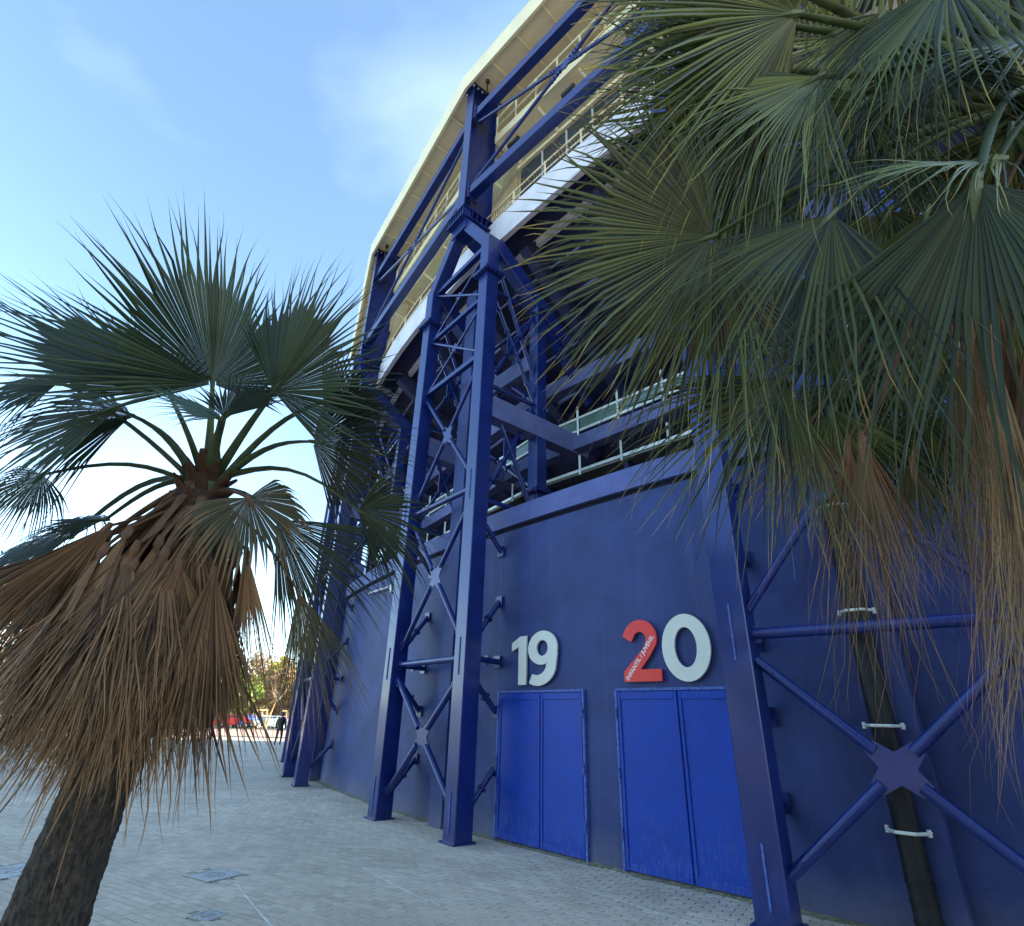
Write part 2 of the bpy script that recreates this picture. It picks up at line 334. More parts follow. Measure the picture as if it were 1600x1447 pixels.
cells = [c for c in cells if not any(abs((c[1]-q).dot(ex)) < h_+.05 and abs((c[1]-q).dot(ey)) < h_+.02 for q, h_ in covers[:3])]
protos = []
for k in range(8):
    mb = MB(); paver(mb, Vector((0, 0, 0)), 0, .0012); o = mb.build('paver', 'brick', pavement); protos.append(o)
for k, (d, p) in enumerate(cells[:300]):
    o = protos[k] if k < 8 else protos[random.randrange(8)].copy()
    if k >= 8: COL.objects.link(o)
    o.parent = pavement; o.location = (p.x, p.y, random.uniform(-.0015, .0015)); o.rotation_euler = (0, 0, BR+random.uniform(-.012, .012))
mb = MB()
for d, p in cells[300:]: paver(mb, Vector((p.x, p.y, random.uniform(-.0015, .0015))), BR+random.uniform(-.01, .01), .0012)
me = bpy.data.meshes.new('paver_field'); me.from_pydata([tuple(v) for v in mb.v], [], mb.f); me.materials.append(M['brick'])
link('paver_field', me, pavement, kind='stuff')

# chalk marks
def strip(pts, w_, z=.002):
    mb = MB(); n = 14
    P2 = [gp(*p) for p in pts]; pl = []
    for i in range(n+1):
        t = i/n*(len(P2)-1); k = min(int(t), len(P2)-2); pl.append(P2[k].lerp(P2[k+1], t-k))
    for i, p in enumerate(pl):
        d = (pl[min(i+1, n)]-pl[max(i-1, 0)]).normalized(); x = Vector((-d.y, d.x, 0)); ww = w_*(.6+.8*random.random())/2
        mb.v += [p+x*ww+Vector((0, 0, z)), p-x*ww+Vector((0, 0, z))]
    for i in range(n): mb.f.append([2*i, 2*i+1, 2*i+3, 2*i+2])
    return mb
for pts, w_ in (([(368, 1380), (382, 1398), (400, 1420), (424, 1447), (440, 1465)], .022), ([(565, 1355), (610, 1380), (650, 1400), (688, 1415)], .02),
               ([(735, 1335), (770, 1350), (810, 1365), (855, 1375)], .018), ([(898, 1387), (960, 1405), (1020, 1425), (1080, 1442), (1110, 1452)], .02)):
    strip(pts, w_).build('chalk_mark', 'chalk', kind='structure')

# access covers
for k, (q, hs, lb) in enumerate(((covers[0][0], .22, 'square steel access cover with bluish sheen in the paving below the brown palm skirt'),
                         (covers[1][0], .12, 'small square cover with cast ring pattern nearest the bottom edge'),
                         (covers[2][0], .29, 'large worn cover in the paving left of the leaning palm trunk'))):
    t = thing('access_cover', lb, 'manhole cover', (q.x, q.y, 0), BR+.1*k, 'covers set in the paving')
    mb = MB(); mb.box((0, 0, -.006), (hs*1.86, hs*1.86, .014)); mb.build('cover_plate', 'cover', t, bevel=.002)
    mb = MB()
    for sx, sy, lx, ly in ((0, 1, 2*hs, .03), (0, -1, 2*hs, .03), (1, 0, .03, 2*hs-.062), (-1, 0, .03, 2*hs-.062)): mb.box((sx*hs*.985, sy*hs*.985, -.005), (lx, ly, .02))
    mb.build('cover_frame', 'cover', t)
    mb = MB()
    for i in range(12):
        a = 2*PI*i/12; mb.box((math.cos(a)*hs*.5, math.sin(a)*hs*.5, .003), (hs*.2, .012, .006), a+PI/2)
    for i in range(-2, 3): mb.box((0, i*hs*.14, .003), (hs*.35, .01, .006))
    mb.build('raised_pattern', 'cover', t)

# ------------------------------------------------------------------ the stadium building
st = thing('stadium', 'blue curved stadium with rendered base wall, pale parapet and cream roof overhang', 'stadium')
def arcmesh(r0, r1, z0, z1, t0, t1, n):
    """closed ring segment between radii r0 > r1"""
    mb = MB()
    for i in range(n+1):
        th = t0+(t1-t0)*i/n
        mb.v += [P(th, r0, z0), P(th, r0, z1), P(th, r1, z1), P(th, r1, z0)]
    for i in range(n):
        for j in range(4): a = 4*i+j; b = 4*i+(j+1) % 4; mb.f.append([a, b, b+4, a+4])
    mb.f += [[0, 1, 2, 3], [4*n+3, 4*n+2, 4*n+1, 4*n]]
    return mb
A0, A1 = TH[0], TH[-1]
arcmesh(38.93, 38.6, -.05, 5.1, A0, A1, 180).build('wall', 'wall', st, smooth=True)
arcmesh(38.90, 38.6, 5.1, 5.19, A0, A1, 180).build('wall_joint', 'dark', st)
arcmesh(38.99, 38.55, 5.19, 5.56, A0, A1, 180).build('wall_coping', 'coping', st)
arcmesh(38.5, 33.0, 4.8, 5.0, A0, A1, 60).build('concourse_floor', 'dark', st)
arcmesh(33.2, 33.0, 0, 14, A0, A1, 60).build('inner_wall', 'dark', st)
# stand underside and steps
mb = MB(); n = 90
for i in range(n+1):
    th = A0+(A1-A0)*i/n
    mb.v += [P(th, 38.85, 13.75), P(th, 38.2, 13.75), P(th, 33.0, 9.7), P(th, 33.0, 10.1), P(th, 38.2, 14.1), P(th, 38.85, 14.1)]
for i in range(n):
    for j in range(6): a = 6*i+j; b = 6*i+(j+1) % 6; mb.f.append([a, b, b+6, a+6])
mb.build('stand_underside', 'navy', st, smooth=True)
for i in range(len(TH)-1):
    a, b = TH[i], TH[i+1]
    arcmesh(39.0, 38.86, 13.42, 14.36, a+.08, b-.08, 8).build('parapet_panel', 'pale', st)
    arcmesh(38.15, 38.02, 13.42, 13.66, a+.05, b-.05, 6).build('lit_beam_edge', 'pale', st)
    for k in range(3):
        t_ = a+(b-a)*(k+.5)/3
        MB().bar(P(t_, 38.35, 13.35), P(t_, 33.3, 9.45), .3, .5).build('stand_raker', 'navy', st)
for r_, z_, q_ in ((37.6, 12.95, .04), (36.9, 12.35, .06), (36.0, 11.6, .04), (35.0, 10.8, .07)):
    mb = MB(); mb.path([P(A0+(A1-A0)*k/120, r_, z_) for k in range(121)], [q_]*121, 6); mb.build('service_pipe', 'beamc', st)
for i in range(2, 6):
    a, b = TH[i], TH[i+1]
    # roof: edge board, soffit panels, ribs
    pa, pb = P(a, 40.05), P(b, 40.05)
    mb = MB(); q0, q1 = P(a, 40.0), P(b, 40.0)
    mb.v = []
    for q, (r0, r1) in ((a, (40.02, 40.1)), (b, (40.02, 40.1))):
        mb.v += [P(q, 40.03, 20.0), P(q, 40.12, 20.5), P(q, 39.96, 20.5), P(q, 39.93, 20.06)]
    mb.f = [[0, 1, 2, 3], [7, 6, 5, 4], [0, 4, 5, 1], [1, 5, 6, 2], [2, 6, 7, 3], [3, 7, 4, 0]]
    mb.build('roof_edge_board', 'cream', st)
    N = 7
    for k in range(N):
        f0, f1 = (k+.015)/N, (k+.985)/N
        for r_o, r_i in ((39.90, 39.18), (39.16, 37.7)):
            c = [P(a, r_o).lerp(P(b, r_o), f0), P(a, r_o).lerp(P(b, r_o), f1), P(a, r_i).lerp(P(b, r_i), f1), P(a, r_i).lerp(P(b, r_i), f0)]
            z_ = 20.3-(39.9-r_o)*.03
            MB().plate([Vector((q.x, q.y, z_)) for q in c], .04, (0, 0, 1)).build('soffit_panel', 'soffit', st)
        f = k/N
        if k: MB().bar(P(a, 39.9).lerp(P(b, 39.9), f)+Vector((0, 0, 20.24)), P(a, 37.7).lerp(P(b, 37.7), f)+Vector((0, 0, 20.24)), .05, .07).build('soffit_rib', 'cream', st)
    mb = MB(); mb.v = [P(a, 40.1, 20.53), P(b, 40.1, 20.53), P(b, 29, 21.4), P(a, 29, 21.4), P(a, 40.1, 20.6), P(b, 40.1, 20.6), P(b, 29, 21.47), P(a, 29, 21.47)]
    mb.f = [[0, 1, 2, 3], [4, 5, 6, 7], [0, 1, 5, 4], [1, 2, 6, 5], [2, 3, 7, 6], [3, 0, 4, 7]]
    mb.build('roof_deck', 'soffit', st)
    # corrugated back cladding on 37.6, one board per rib
    Lb = (P(b, 37.6)-P(a, 37.6)).length; nb = 30
    mb = MB(); n_ = 120
    for k in range(n_+1):
        f = k/n_; p = P(a, 37.6).lerp(P(b, 37.6), f)
        mb.v += [Vector((p.x, p.y, 14.1)), Vector((p.x, p.y, 20.28))]
    for k in range(n_): mb.f.append([2*k, 2*k+2, 2*k+3, 2*k+1])
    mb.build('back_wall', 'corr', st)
    nb = 34
    for k in range(nb):
        z_ = 16.75+k*(3.5/nb)
        d_ = (P(b, 1)-P(a, 1)).normalized()
        q0 = P(a, 37.66).lerp(P(b, 37.66), .02); q1 = P(a, 37.66).lerp(P(b, 37.66), .98)
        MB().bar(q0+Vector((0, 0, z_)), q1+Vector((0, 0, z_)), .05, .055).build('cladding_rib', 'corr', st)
    if i >= 4:
        for k in range(7):      # glazing
            f0, f1 = .05+k*.135, .05+(k+1)*.135-.008
            c0 = P(a, 37.95).lerp(P(b, 37.95), f0); c1 = P(a, 37.95).lerp(P(b, 37.95), f1)
            MB().bar(c0+Vector((0, 0, 16.6)), c1+Vector((0, 0, 16.6)), .03, 2.0).build('glass_pane', 'glass', st)
            MB().bar(c1+Vector((0, 0, 15.5)), c1+Vector((0, 0, 17.6)), .05, .06).build('mullion', 'galv', st)
        q0, q1 = P(a, 38.0).lerp(P(b, 38.0), .04), P(a, 38.0).lerp(P(b, 38.0), .98)
        MB().bar(q0+Vector((0, 0, 17.68)), q1+Vector((0, 0, 17.68)), .12, .12).build('window_head', 'cream', st)
        MB().bar(q0+Vector((0, 0, 15.52)), q1+Vector((0, 0, 15.52)), .14, .16).build('window_sill', 'brownrail', st)
    else:
        for k in range(9):
            f = .04+k*.115; c0 = P(a, 37.9).lerp(P(b, 37.9), f)
            MB().bar(c0+Vector((0, 0, 14.2)), P(a, 37.7).lerp(P(b, 37.7), f+.03)+Vector((0, 0, 16.7)), .07, .12).build('cladding_frame', 'cream', st)
        for z_ in (15.1, 16.1):
            MB().bar(P(a, 37.8).lerp(P(b, 37.8), .02)+Vector((0, 0, z_)), P(a, 37.8).lerp(P(b, 37.8), .98)+Vector((0, 0, z_)), .08, .1).build('cladding_rail', 'cream', st)
    # terrace balustrade on the parapet
    q = lambda r_, f: P(a, r_).lerp(P(b, r_), f)
    # chord sagitta keeps this just inside the parapet
    z_ = Vector((0, 0, 1))
    nseg = 6
    pts = [P(a+(b-a)*k/nseg, 38.88) for k in range(nseg+1)]
    for zz, rr in ((14.72, .022), (15.02, .03)):
        mb = MB()
        for k in range(nseg): mb.tube(pts[k]+z_*zz, pts[k+1]+z_*zz, rr, 6)
        mb.build('terrace_rail', 'cream', st)
    mb = MB()
    for k in range(nseg):
        for s_ in range(12):
            p = pts[k].lerp(pts[k+1], s_/12); mb.bar(p+z_*14.73, p+z_*15.0, .02, .03)
    mb.build('terrace_balusters', 'brownrail', st, kind='stuff')
    for k in range(nseg): MB().bar(pts[k]+z_*14.36, pts[k]+z_*15.06, .05, .05).build('terrace_post', 'cream', st)

for th_ in (-139.33, -144.9, -148.6, -132.45, -128.0):
    MB().bar(P(th_, 38.931, 0), P(th_, 38.931, 5.08), .012, .006, P(th_, 1)-CC).build('wall_seam', 'worn', st)
mb = MB(); n = 700
for i in range(n+1):
    th = -158+(-112+158)*i/n
    w_ = .05+.07*max(0, noise.noise(Vector((i*.09, 0, 0)))+.4)+.02*random.random()
    mb.v += [P(th, 38.92, .02), P(th, 38.94+w_*.4, .012), P(th, 38.95+w_, .001)]
for i in range(n):
    for j in range(2): mb.f.append([3*i+j, 3*i+j+1, 3*i+j+4, 3*i+j+3])
mb.build('wall_foot_dirt', 'footdirt', pavement, kind='stuff')
# doors ------------------------------------------------------------
def facet(t0, t1, r):
    a, b = P(t0, r), P(t1, r); x = (b-a).normalized(); return a, b, x, Vector((x.y, -x.x, 0))
def door(t0, tm, t1, top):
    a, b, x, nrm = facet(t0, t1, 38.93)
    if nrm.dot(a-CC) < 0: nrm = -nrm
    Wd = (b-a).length; mid = (P(tm, 38.93)-a).dot(x)
    fr = thing('x', '', ''); bpy.data.objects.remove(fr)
    D = bpy.data.objects.new('door', None); COL.objects.link(D); D.parent = st; D.location = a; D.rotation_euler = (0, 0, math.atan2(x.y, x.x))
    sgn = 1 if (Matrix.Rotation(math.atan2(x.y, x.x), 3, 'Z') @ Vector((0, 1, 0))).dot(nrm) > 0 else -1
    # local: x along, y*sgn outwards
    def B(name, x0, x1, z0, z1, y0, y1, m, bev=0):
        return MB().box(((x0+x1)/2, sgn*(y0+y1)/2, (z0+z1)/2), (x1-x0, y1-y0, z1-z0)).build(name, m, D, bevel=bev)
    B('door_frame', -.035, 0, 0, top+.035, 0, .045, 'worn'); B('door_frame', Wd, Wd+.035, 0, top+.035, 0, .045, 'worn'); B('door_frame', 0.002, Wd-.002, top, top+.035, 0, .045, 'worn')
    for x0, x1 in ((.008, mid-.006), (mid+.006, Wd-.008)):
        B('door_leaf', x0, x1, .03, top-.008, 0.0, .03, 'door')
        # raised edge angles round each leaf
        B('edge_angle', x0+.004, x0+.05, .032, top-.012, .03, .046, 'door', .004); B('edge_angle', x1-.05, x1-.004, .032, top-.012, .03, .046, 'door', .004)
        B('edge_angle', x0+.052, x1-.052, .032, .13, .03, .044, 'door', .004); B('edge_angle', x0+.052, x1-.052, top-.11, top-.012, .03, .044, 'door', .004)
    for x0 in (-.012, Wd+.012):
        for z0 in (.35, 1.05, 1.8):
            MB().tube((x0, sgn*.056, z0), (x0, sgn*.056, z0+.13), .014, 8).build('hinge', 'worn', D)
    return D
door(-139.2, -137.72, -136.42, 2.155)
door(-135.48, -134.08, -132.65, 2.155)

# ------------------------------------------------------------------ gate numbers
def poly_mesh(loops, depth, name, m, parent, bevel=0.0):
    cu = bpy.data.curves.new(name, 'CURVE'); cu.dimensions = '2D'; cu.fill_mode = 'BOTH'; cu.extrude = depth/2; cu.bevel_depth = bevel
    for lp in loops:
        sp_ = cu.splines.new('POLY'); sp_.points.add(len(lp)-1); sp_.use_cyclic_u = True
        for p_, (x_, y_) in zip(sp_.points, lp): p_.co = (x_, y_, 0, 1)
    tmp = bpy.data.objects.new('tmp', cu); COL.objects.link(tmp)
    dg = bpy.context.evaluated_depsgraph_get(); me = bpy.data.meshes.new_from_object(tmp.evaluated_get(dg)); me.name = name
    bpy.data.objects.remove(tmp); me.materials.clear(); me.materials.append(M[m]); return link(name, me, parent)
def arc(cx, cy, rx, ry, a0, a1, n=28): return [(cx+rx*math.cos(rad(a0+(a1-a0)*i/n)), cy+ry*math.sin(rad(a0+(a1-a0)*i/n))) for i in range(n+1)]
def one(): return [[(.20, 0), (.42, 0), (.42, 1), (.24, 1), (0, .87), (0, .70), (.20, .78)]]
def zero(): return [arc(.38, .5, .38, .52, 0, 360, 48)[:-1], arc(.38, .5, .175, .31, 0, 360, 40)[:-1]]
def nine():
    outer = arc(.31, .69, .31, .325, 15, -25, 6)[::-1]
    o = arc(.32, .68, .32, .335, -20, 215, 40)      # right side round the top to the lower left of the bowl
    o += arc(.30, .68, .30, .31, 215, 300, 10)[1:]
    o = o + [(.42, .42), (.405, .37)] 
    o += arc(.19, .37, .215, .19, -5, -95, 10) + [(.10, .205), (.03, .055)]
    o += arc(.22, .42, .40, .435, -118, -20, 24)[0:] + [(.62, .45), (.64, .6)]
    return [o, arc(.315, .685, .125, .15, 0, 360, 28)[:-1]]
def two():
    o = [(0, 0), (.66, 0), (.66, .19), (.30, .19)]
    o += [(.45, .36), (.545, .49)] + arc(.32, .69, .30, .31, -22, 150, 30) + [(.005, .75), (.16, .64)]
    o += arc(.315, .68, .115, .12, 160, -10, 16) + [(.40, .57), (.34, .49), (0, .16)]
    return [o]
def number_sign(th0, label, digits):
    a = P(th0, 38.93); a2 = P(th0+1, 38.93); x = (a2-a).normalized(); nrm = (a-CC).normalized()
    t = thing('gate_number', label, 'number sign', (a.x, a.y, 0), math.atan2(x.y, x.x), 'gate numbers above the doors')
    # local x along the wall (to the right), outward is -y
    for loops, dx, z0, hgt, wsc, m, nm in digits:
        o = poly_mesh([[(p[0]*wsc, p[1]*hgt) for p in lp] for lp in loops], .032, nm, m, t)
        o.location = (dx, -.045, z0); o.rotation_euler = (PI/2, 0, 0)
        sp_ = MB()
        for fx, fz in ((.45, .25), (.4, .8)): sp_.tube((dx+fx*wsc*.6, 0.01, z0+fz*hgt), (dx+fx*wsc*.6, -.035, z0+fz*hgt), .012, 6)
    return t
s19 = number_sign(-138.72, 'grey raised number 19 on the wall above the narrower blue double door',
    [(one(), 0.0, 2.275, .79, .88, 'digit', 'digit_one'), (nine(), .415, 2.265, .84, 1.06, 'digit', 'digit_nine')])
s20 = number_sign(-135.24, 'number 20 with red 2 and grey 0 above the blue door beside the large column',
    [(two(), 0.0, 2.27, .84, .92, 'red', 'digit_two'), (zero(), .645, 2.27, .84, .93, 'digit', 'digit_zero')])
tx = bpy.data.curves.new('lettering', 'FONT'); tx.body = 'INFANTIL / JUVENIL'; tx.size = .085; tx.extrude = .001; tx.align_x = 'CENTER'; tx.align_y = 'CENTER'; tx.offset = .0018
tmp = bpy.data.objects.new('tmp', tx); COL.objects.link(tmp); me = bpy.data.meshes.new_from_object(tmp.evaluated_get(bpy.context.evaluated_depsgraph_get())); bpy.data.objects.remove(tmp)
me.materials.clear(); me.materials.append(M['white'])
lo = link('lettering', me, [c for c in s20.children if c.name.startswith('digit_two')][0]); lo.location = (.285, .315, .018); lo.rotation_euler = (0, 0, rad(51))

# wall fittings
t = thing('drainpipe', 'dark vertical drainpipe with white brackets on the wall right of the large column', 'drainpipe', P(-130.62, 39.33), rad(-130.64-90))
MB().tube((0, 0, .0), (0, 0, 5.6), .11, 20).build('pipe', 'pipe', t, smooth=True)
for z_ in (.89, 1.78, 2.9, 4.1):
    mb = MB(); mb.path([(-.17, -.09, z_), (-.15, .02, z_), (-.08, .125, z_), (.08, .125, z_), (.15, .02, z_), (.17, -.09, z_)], [.016]*6, 6); mb.build('bracket', 'galv', t)
    for s_ in (-1, 1): MB().tube((s_*.165, -.03, z_-.03), (s_*.165, -.03, z_+.03), .02, 8).build('bracket_bolt', 'galv', t)
for z_ in (.2, .35, .5): MB().tube((0, 0, z_), (0, 0, z_+.012), .118, 20).build('pipe_joint', 'pipe', t)
t = thing('wall_light_arm', 'thin pale horizontal arm fixed to the wall beside the middle tower', 'bracket', P(-146.3, 38.93), rad(-146.3-90))
MB().tube((0.05, .08, 4.78), (1.5, .08, 4.84), .03, 8).build('arm', 'galv', t)
MB().box((0, .04, 4.74), (.12, .07, .22)).build('end_plate', 'galv', t, bevel=.01)
MB().tube((1.45, 0, 4.84), (1.45, .1, 4.84), .03, 8).build('fixing', 'galv', t)

# ------------------------------------------------------------------ steel towers (local: y outwards, x to the left along the wall)
def bolts(mb, pts, r=.02, h=.03, ax=(0, 0, 1)):
    ax = Vector(ax)
    for p in pts: mb.tube(Vector(p)-ax*h, Vector(p)+ax*h, r, 6)
    return mb
XL = 1.29
def gusset(c, arm, w_, ang, t_=.02, y_=None):
    """X-shaped plate in the xz plane"""
    pts = []
    a1 = ang; dirs = [a1, PI-a1, PI+a1, -a1]
    for k, d in enumerate(dirs):
        dv = Vector((math.cos(d), 0, math.sin(d))); pv = Vector((-math.sin(d), 0, math.cos(d)))
        pts += [Vector(c)+dv*arm-pv*w_, Vector(c)+dv*arm+pv*w_]
        nd = dirs[(k+1) % 4]; 
        md = Vector((math.cos(d), 0, math.sin(d)))+Vector((math.cos(nd), 0, math.sin(nd)))
        if md.length > 1e-4:
            md.normalize(); sa = abs(math.sin((((nd-d)+PI) % (2*PI)-PI)/2)); pts.append(Vector(c)+md*min(w_*1.5/max(sa, .3), arm*.8))
    return MB().plate(pts, t_, (0, 1, 0))
def make_tower(label):
    T = thing('steel_tower', label, 'steel tower', (0, 0, 0), 0, 'blue steel towers against the stadium wall')
    for s_ in (-1, 1):
        lg = MB().box((s_*XL, 0, 5.69), (.34, .34, 11.42)).build('leg', 'steel', T, bevel=.012)
        MB().box((s_*XL, 0, .012), (.42, .42, .024)).build('base_plate', 'steel', lg)
        for z_ in (2.72, 5.95):
            MB().box((s_*XL-s_*.0, .178, z_), (.022, .014, .62)).build('knife_plate', 'worn', lg, bevel=.004)
        MB().box((s_*XL, .178, .42), (.022, .014, .55)).build('knife_plate', 'worn', lg, bevel=.004)
        mb = MB(); mb.box((s_*XL, 0, 11.425), (.56, .56, .035)); mb.box((s_*XL, 0, 11.47), (.56, .56, .035)); fl = mb.build('flange', 'steel', T)
        bp = [(s_*XL+i*.12, j*.235, 11.45) for i in (-2, -1, 0, 1, 2) for j in (-1, 1)]+[(s_*XL+i*.235, j*.12, 11.45) for i in (-1, 1) for j in (-1, 0, 1)]
        bolts(MB(), bp, .022, .06).build('flange_bolts', 'bolt', fl)
        MB().box((s_*XL, 0, 12.05), (.34, .34, 1.12)).build('upper_leg', 'steel', T, bevel=.012)
        mb = MB(); mb.bar((s_*XL, 0, 12.5), (s_*.22, 0, 14.0), .335, .3, (0, 0, 1)).build('raking_leg', 'steel', T, bevel=.012)
        # back posts and sloping top members
        MB().box((s_*XL, -1.6, 8.42), (.3, .3, 5.7)).build('back_post', 'steel', T, bevel=.01)
        mb = MB(); mb.box((s_*XL, -1.6, 6.2), (.5, .5, .035)); mb.box((s_*XL, -1.6, 6.245), (.5, .5, .035)); fl = mb.build('flange', 'steel', T)
        bolts(MB(), [(s_*XL+i*.1, -1.6+j*.21, 6.22) for i in (-2, -1, 0, 1, 2) for j in (-1, 1)], .02, .06).build('flange_bolts', 'bolt', fl)
        MB().bar((s_*XL, -.1, 12.55), (s_*XL, -2.6, 10.6), .3, .42).build('sloping_beam', 'steel', T, bevel=.01)
        # radial concrete beam
        MB().bar((s_*XL, -.18, 7.8), (s_*XL, -3.1, 7.75), .32, .5).build('radial_beam', 'beamc', T)
        # short ties from leg to wall
        for z0, z1 in ((.35, .98), (2.42, 1.85), (2.7, 2.68), (2.98, 3.75), (5.35, 4.72)):
            b_ = MB().tube((s_*XL, -.1, z0), (s_*XL, -.66, z1), .05, 10).build('wall_tie', 'steel', T, smooth=True)
            d = Vector((0, -.56, z1-z0)).normalized(); c = Vector((s_*XL, -.42, z0+(z1-z0)*.57))
            MB().tube(c-d*.02, c+d*.02, .085, 10).build('tie_flange', 'steel', b_)
            MB().box((s_*XL, -.655, z1), (.18, .025, .2)).build('tie_plate', 'steel', b_)
        # side bracing
        for (z0, z1) in ((5.75, 8.3), (8.5, 11.0)):
            zc = (z0+z1)/2
            for (ya, za, yb, zb) in ((-.15, z0, -1.47, z1), (-.15, z1, -1.47, z0)):
                b_ = MB().tube((s_*XL, ya, za), (s_*XL, yb, zb), .045, 8).build('side_brace', 'steel', T, smooth=True)
                d = Vector((0, yb-ya, zb-za)).normalized()
                for f_ in (.16, .36, .64, .84):
                    c = Vector((s_*XL, ya+(yb-ya)*f_, za+(zb-za)*f_)); MB().tube(c-d*.03, c+d*.03, .07, 8).build('coupling', 'steel', b_)
            MB().box((s_*XL, -.81, zc), (.02, .34, .5)).build('side_gusset', 'steel', T)
        for z_ in (8.4, 11.1, 5.7): MB().tube((s_*XL, -.15, z_), (s_*XL, -1.47, z_), .05, 8).build('side_strut', 'steel', T, smooth=True)
    # front panels
    xi = XL-.17
    for z_ in (2.7, 5.95):
        b_ = MB().tube((-xi, 0, z_), (xi, 0, z_), .062, 16).build('strut', 'steel', T, smooth=True)
        for s_ in (-1, 1): MB().box((s_*(xi-.03), 0, z_), (.12, .022, .2)).build('end_gusset', 'steel', b_)
    for z_, w_ in ((9.2, .12), (10.88, .1), (12.5, .14)): MB().box((0, 0, z_), (2*xi, w_, w_)).build('strut', 'steel', T, bevel=.006)
    for z0, z1, r_, arm in ((.42, 2.42, .055, .34), (2.98, 5.68, .05, .36), (6.22, 8.98, .045, .34)):
        zc = (z0+z1)/2; an = math.atan2((z1-z0)/2, xi)
        gusset((0, 0, zc), arm-.07, .068, an).build('cross_plate', 'steel', T)
        for sx in (-1, 1):
            for sz in (-1, 1):
                e = Vector((sx*xi, 0, zc+sz*(z1-z0)/2)); d = (e-Vector((0, 0, zc))).normalized()
                b_ = MB().tube(Vector((0, 0, zc))+d*(arm-.13), e, r_, 14).build('diagonal', 'steel', T, smooth=True)
                MB().bar(e-d*.22, e+d*.02, .02, .16, (0, 1, 0)).build('end_gusset', 'steel', b_)
    for z0, z1 in ((9.3, 10.8), (10.96, 12.42)):
        for sx in (-1, 1): MB().tube((-sx*xi, .03*sx, z0), (sx*xi, .03*sx, z1), .032, 8).build('tie_rod', 'steel', T, smooth=True)
        MB().plate([(-.14, 0, (z0+z1)/2), (0, 0, (z0+z1)/2+.13), (.14, 0, (z0+z1)/2), (0, 0, (z0+z1)/2-.13)], .02, (0, 1, 0)).build('cross_plate', 'steel', T)
    # bracing between the back posts
    for z0, z1 in ((6.4, 8.3), (8.6, 10.9)):
        for sx in (-1, 1):
            b_ = MB().tube((-sx*XL*.9, -1.6, z0), (sx*XL*.9, -1.6, z1), .05, 8).build('rear_diagonal', 'steel', T, smooth=True)
            d = Vector((sx*1.8*XL, 0, z1-z0)).normalized()
            for f_ in (.12, .4, .6, .88):
                c = Vector((-sx*XL*.9, -1.6, z0)).lerp(Vector((sx*XL*.9, -1.6, z1)), f_); MB().tube(c-d*.03, c+d*.03, .08, 8).build('coupling', 'steel', b_)
        MB().box((0, -1.6, (z0+z1)/2), (.3, .022, .3)).build('rear_gusset', 'steel', T)
    MB().tube((-XL, -1.6, 11.1), (XL, -1.6, 11.1), .06, 8).build('rear_strut', 'steel', T, smooth=True)
    for s_ in (-1, 1):
        MB().tube((s_*XL, -.1, 12.3), (s_*XL, -1.5, 9.1), .05, 8).build('rear_diagonal', 'steel', T, smooth=True)
        MB().bar((s_*XL, -1.7, 11.0), (s_*XL, -3.4, 9.2), .14, .2).build('rear_tie', 'steel', T)
    # head node and column
    MB().plate([(-.34, 0, 13.78), (.34, 0, 13.78), (.34, 0, 14.12), (-.34, 0, 14.12)], .42, (0, 1, 0)).build('head_block', 'steel', T, bevel=.012)
    MB().box((0, -.3, 14.14), (.8, 1.3, .035)).build('head_plate', 'steel', T); MB().box((0, -.3, 14.47), (.8, 1.3, .035)).build('head_plate', 'steel', T)
    mb = MB()
    for i in range(-3, 4):
        mb.box((i*.115, .2, 14.305), (.02, .26, .29)); mb.box((i*.115, -.8, 14.305), (.02, .26, .29))
    for j in range(5): mb.box((.28, -.62+j*.16, 14.305), (.2, .02, .29)); mb.box((-.28, -.62+j*.16, 14.305), (.2, .02, .29))
    mb.build('stiffener_ribs', 'steel', T)
    cl = MB()
    zc = (14.49+20.12)/2; hh = 20.12-14.49
    cl.box((0, .19, zc), (.36, .03, hh)); cl.box((0, -.74, zc), (.36, .03, hh)); cl.box((0, -.275, zc), (.03, .898, hh))
    co = cl.build('column', 'steel', T)
    MB().box((0, -.275, 20.14), (.5, 1.15, .035)).build('cap_plate', 'steel', co); MB().box((0, -.275, 20.19), (.5, 1.15, .035)).build('cap_plate', 'black', co)
    bolts(MB(), [(i*.2, -.275+j*.17, 20.16) for i in (-1, 1) for j in range(-3, 4)], .035, .05).build('cap_bolts', 'galv', co)
    # post of the concrete frame against the wall between the legs
    MB().box((0, -.52, 6.0), (.42, .26, 12.0)).build('centre_post', 'wall', T)
    MB().bar((-XL, -1.6, 9.7), (XL, -1.6, 9.7), .3, .45).build('tie_beam', 'beamc', T)
    MB().bar((0, -.3, 14.0), (0, -1.4, 13.55), .4, .5).build('stub_beam', 'steel', T)
    # small stalk lamp under the roof
    return T
tl = ['blue steel tower with two legs and crossed braces left of the number 19 door',
      'large blue steel tower with crossed tubes, standing right of the number 20 door',
      'narrow blue steel tower in the middle distance, first one left of the central tower',
      'farthest visible blue steel tower leg at the left end of the row',
      'blue steel tower at far right, hidden behind the near palm']
T1 = make_tower(tl[0])
def put(o, th): o.location = P(th, RT); o.rotation_euler = (0, 0, rad(th-90))
put(T1, TH[4])
for th, lb in ((TH[5], tl[1]), (TH[3], tl[2]), (TH[2], tl[3])):
    put(copy_tree(T1, lb), th)

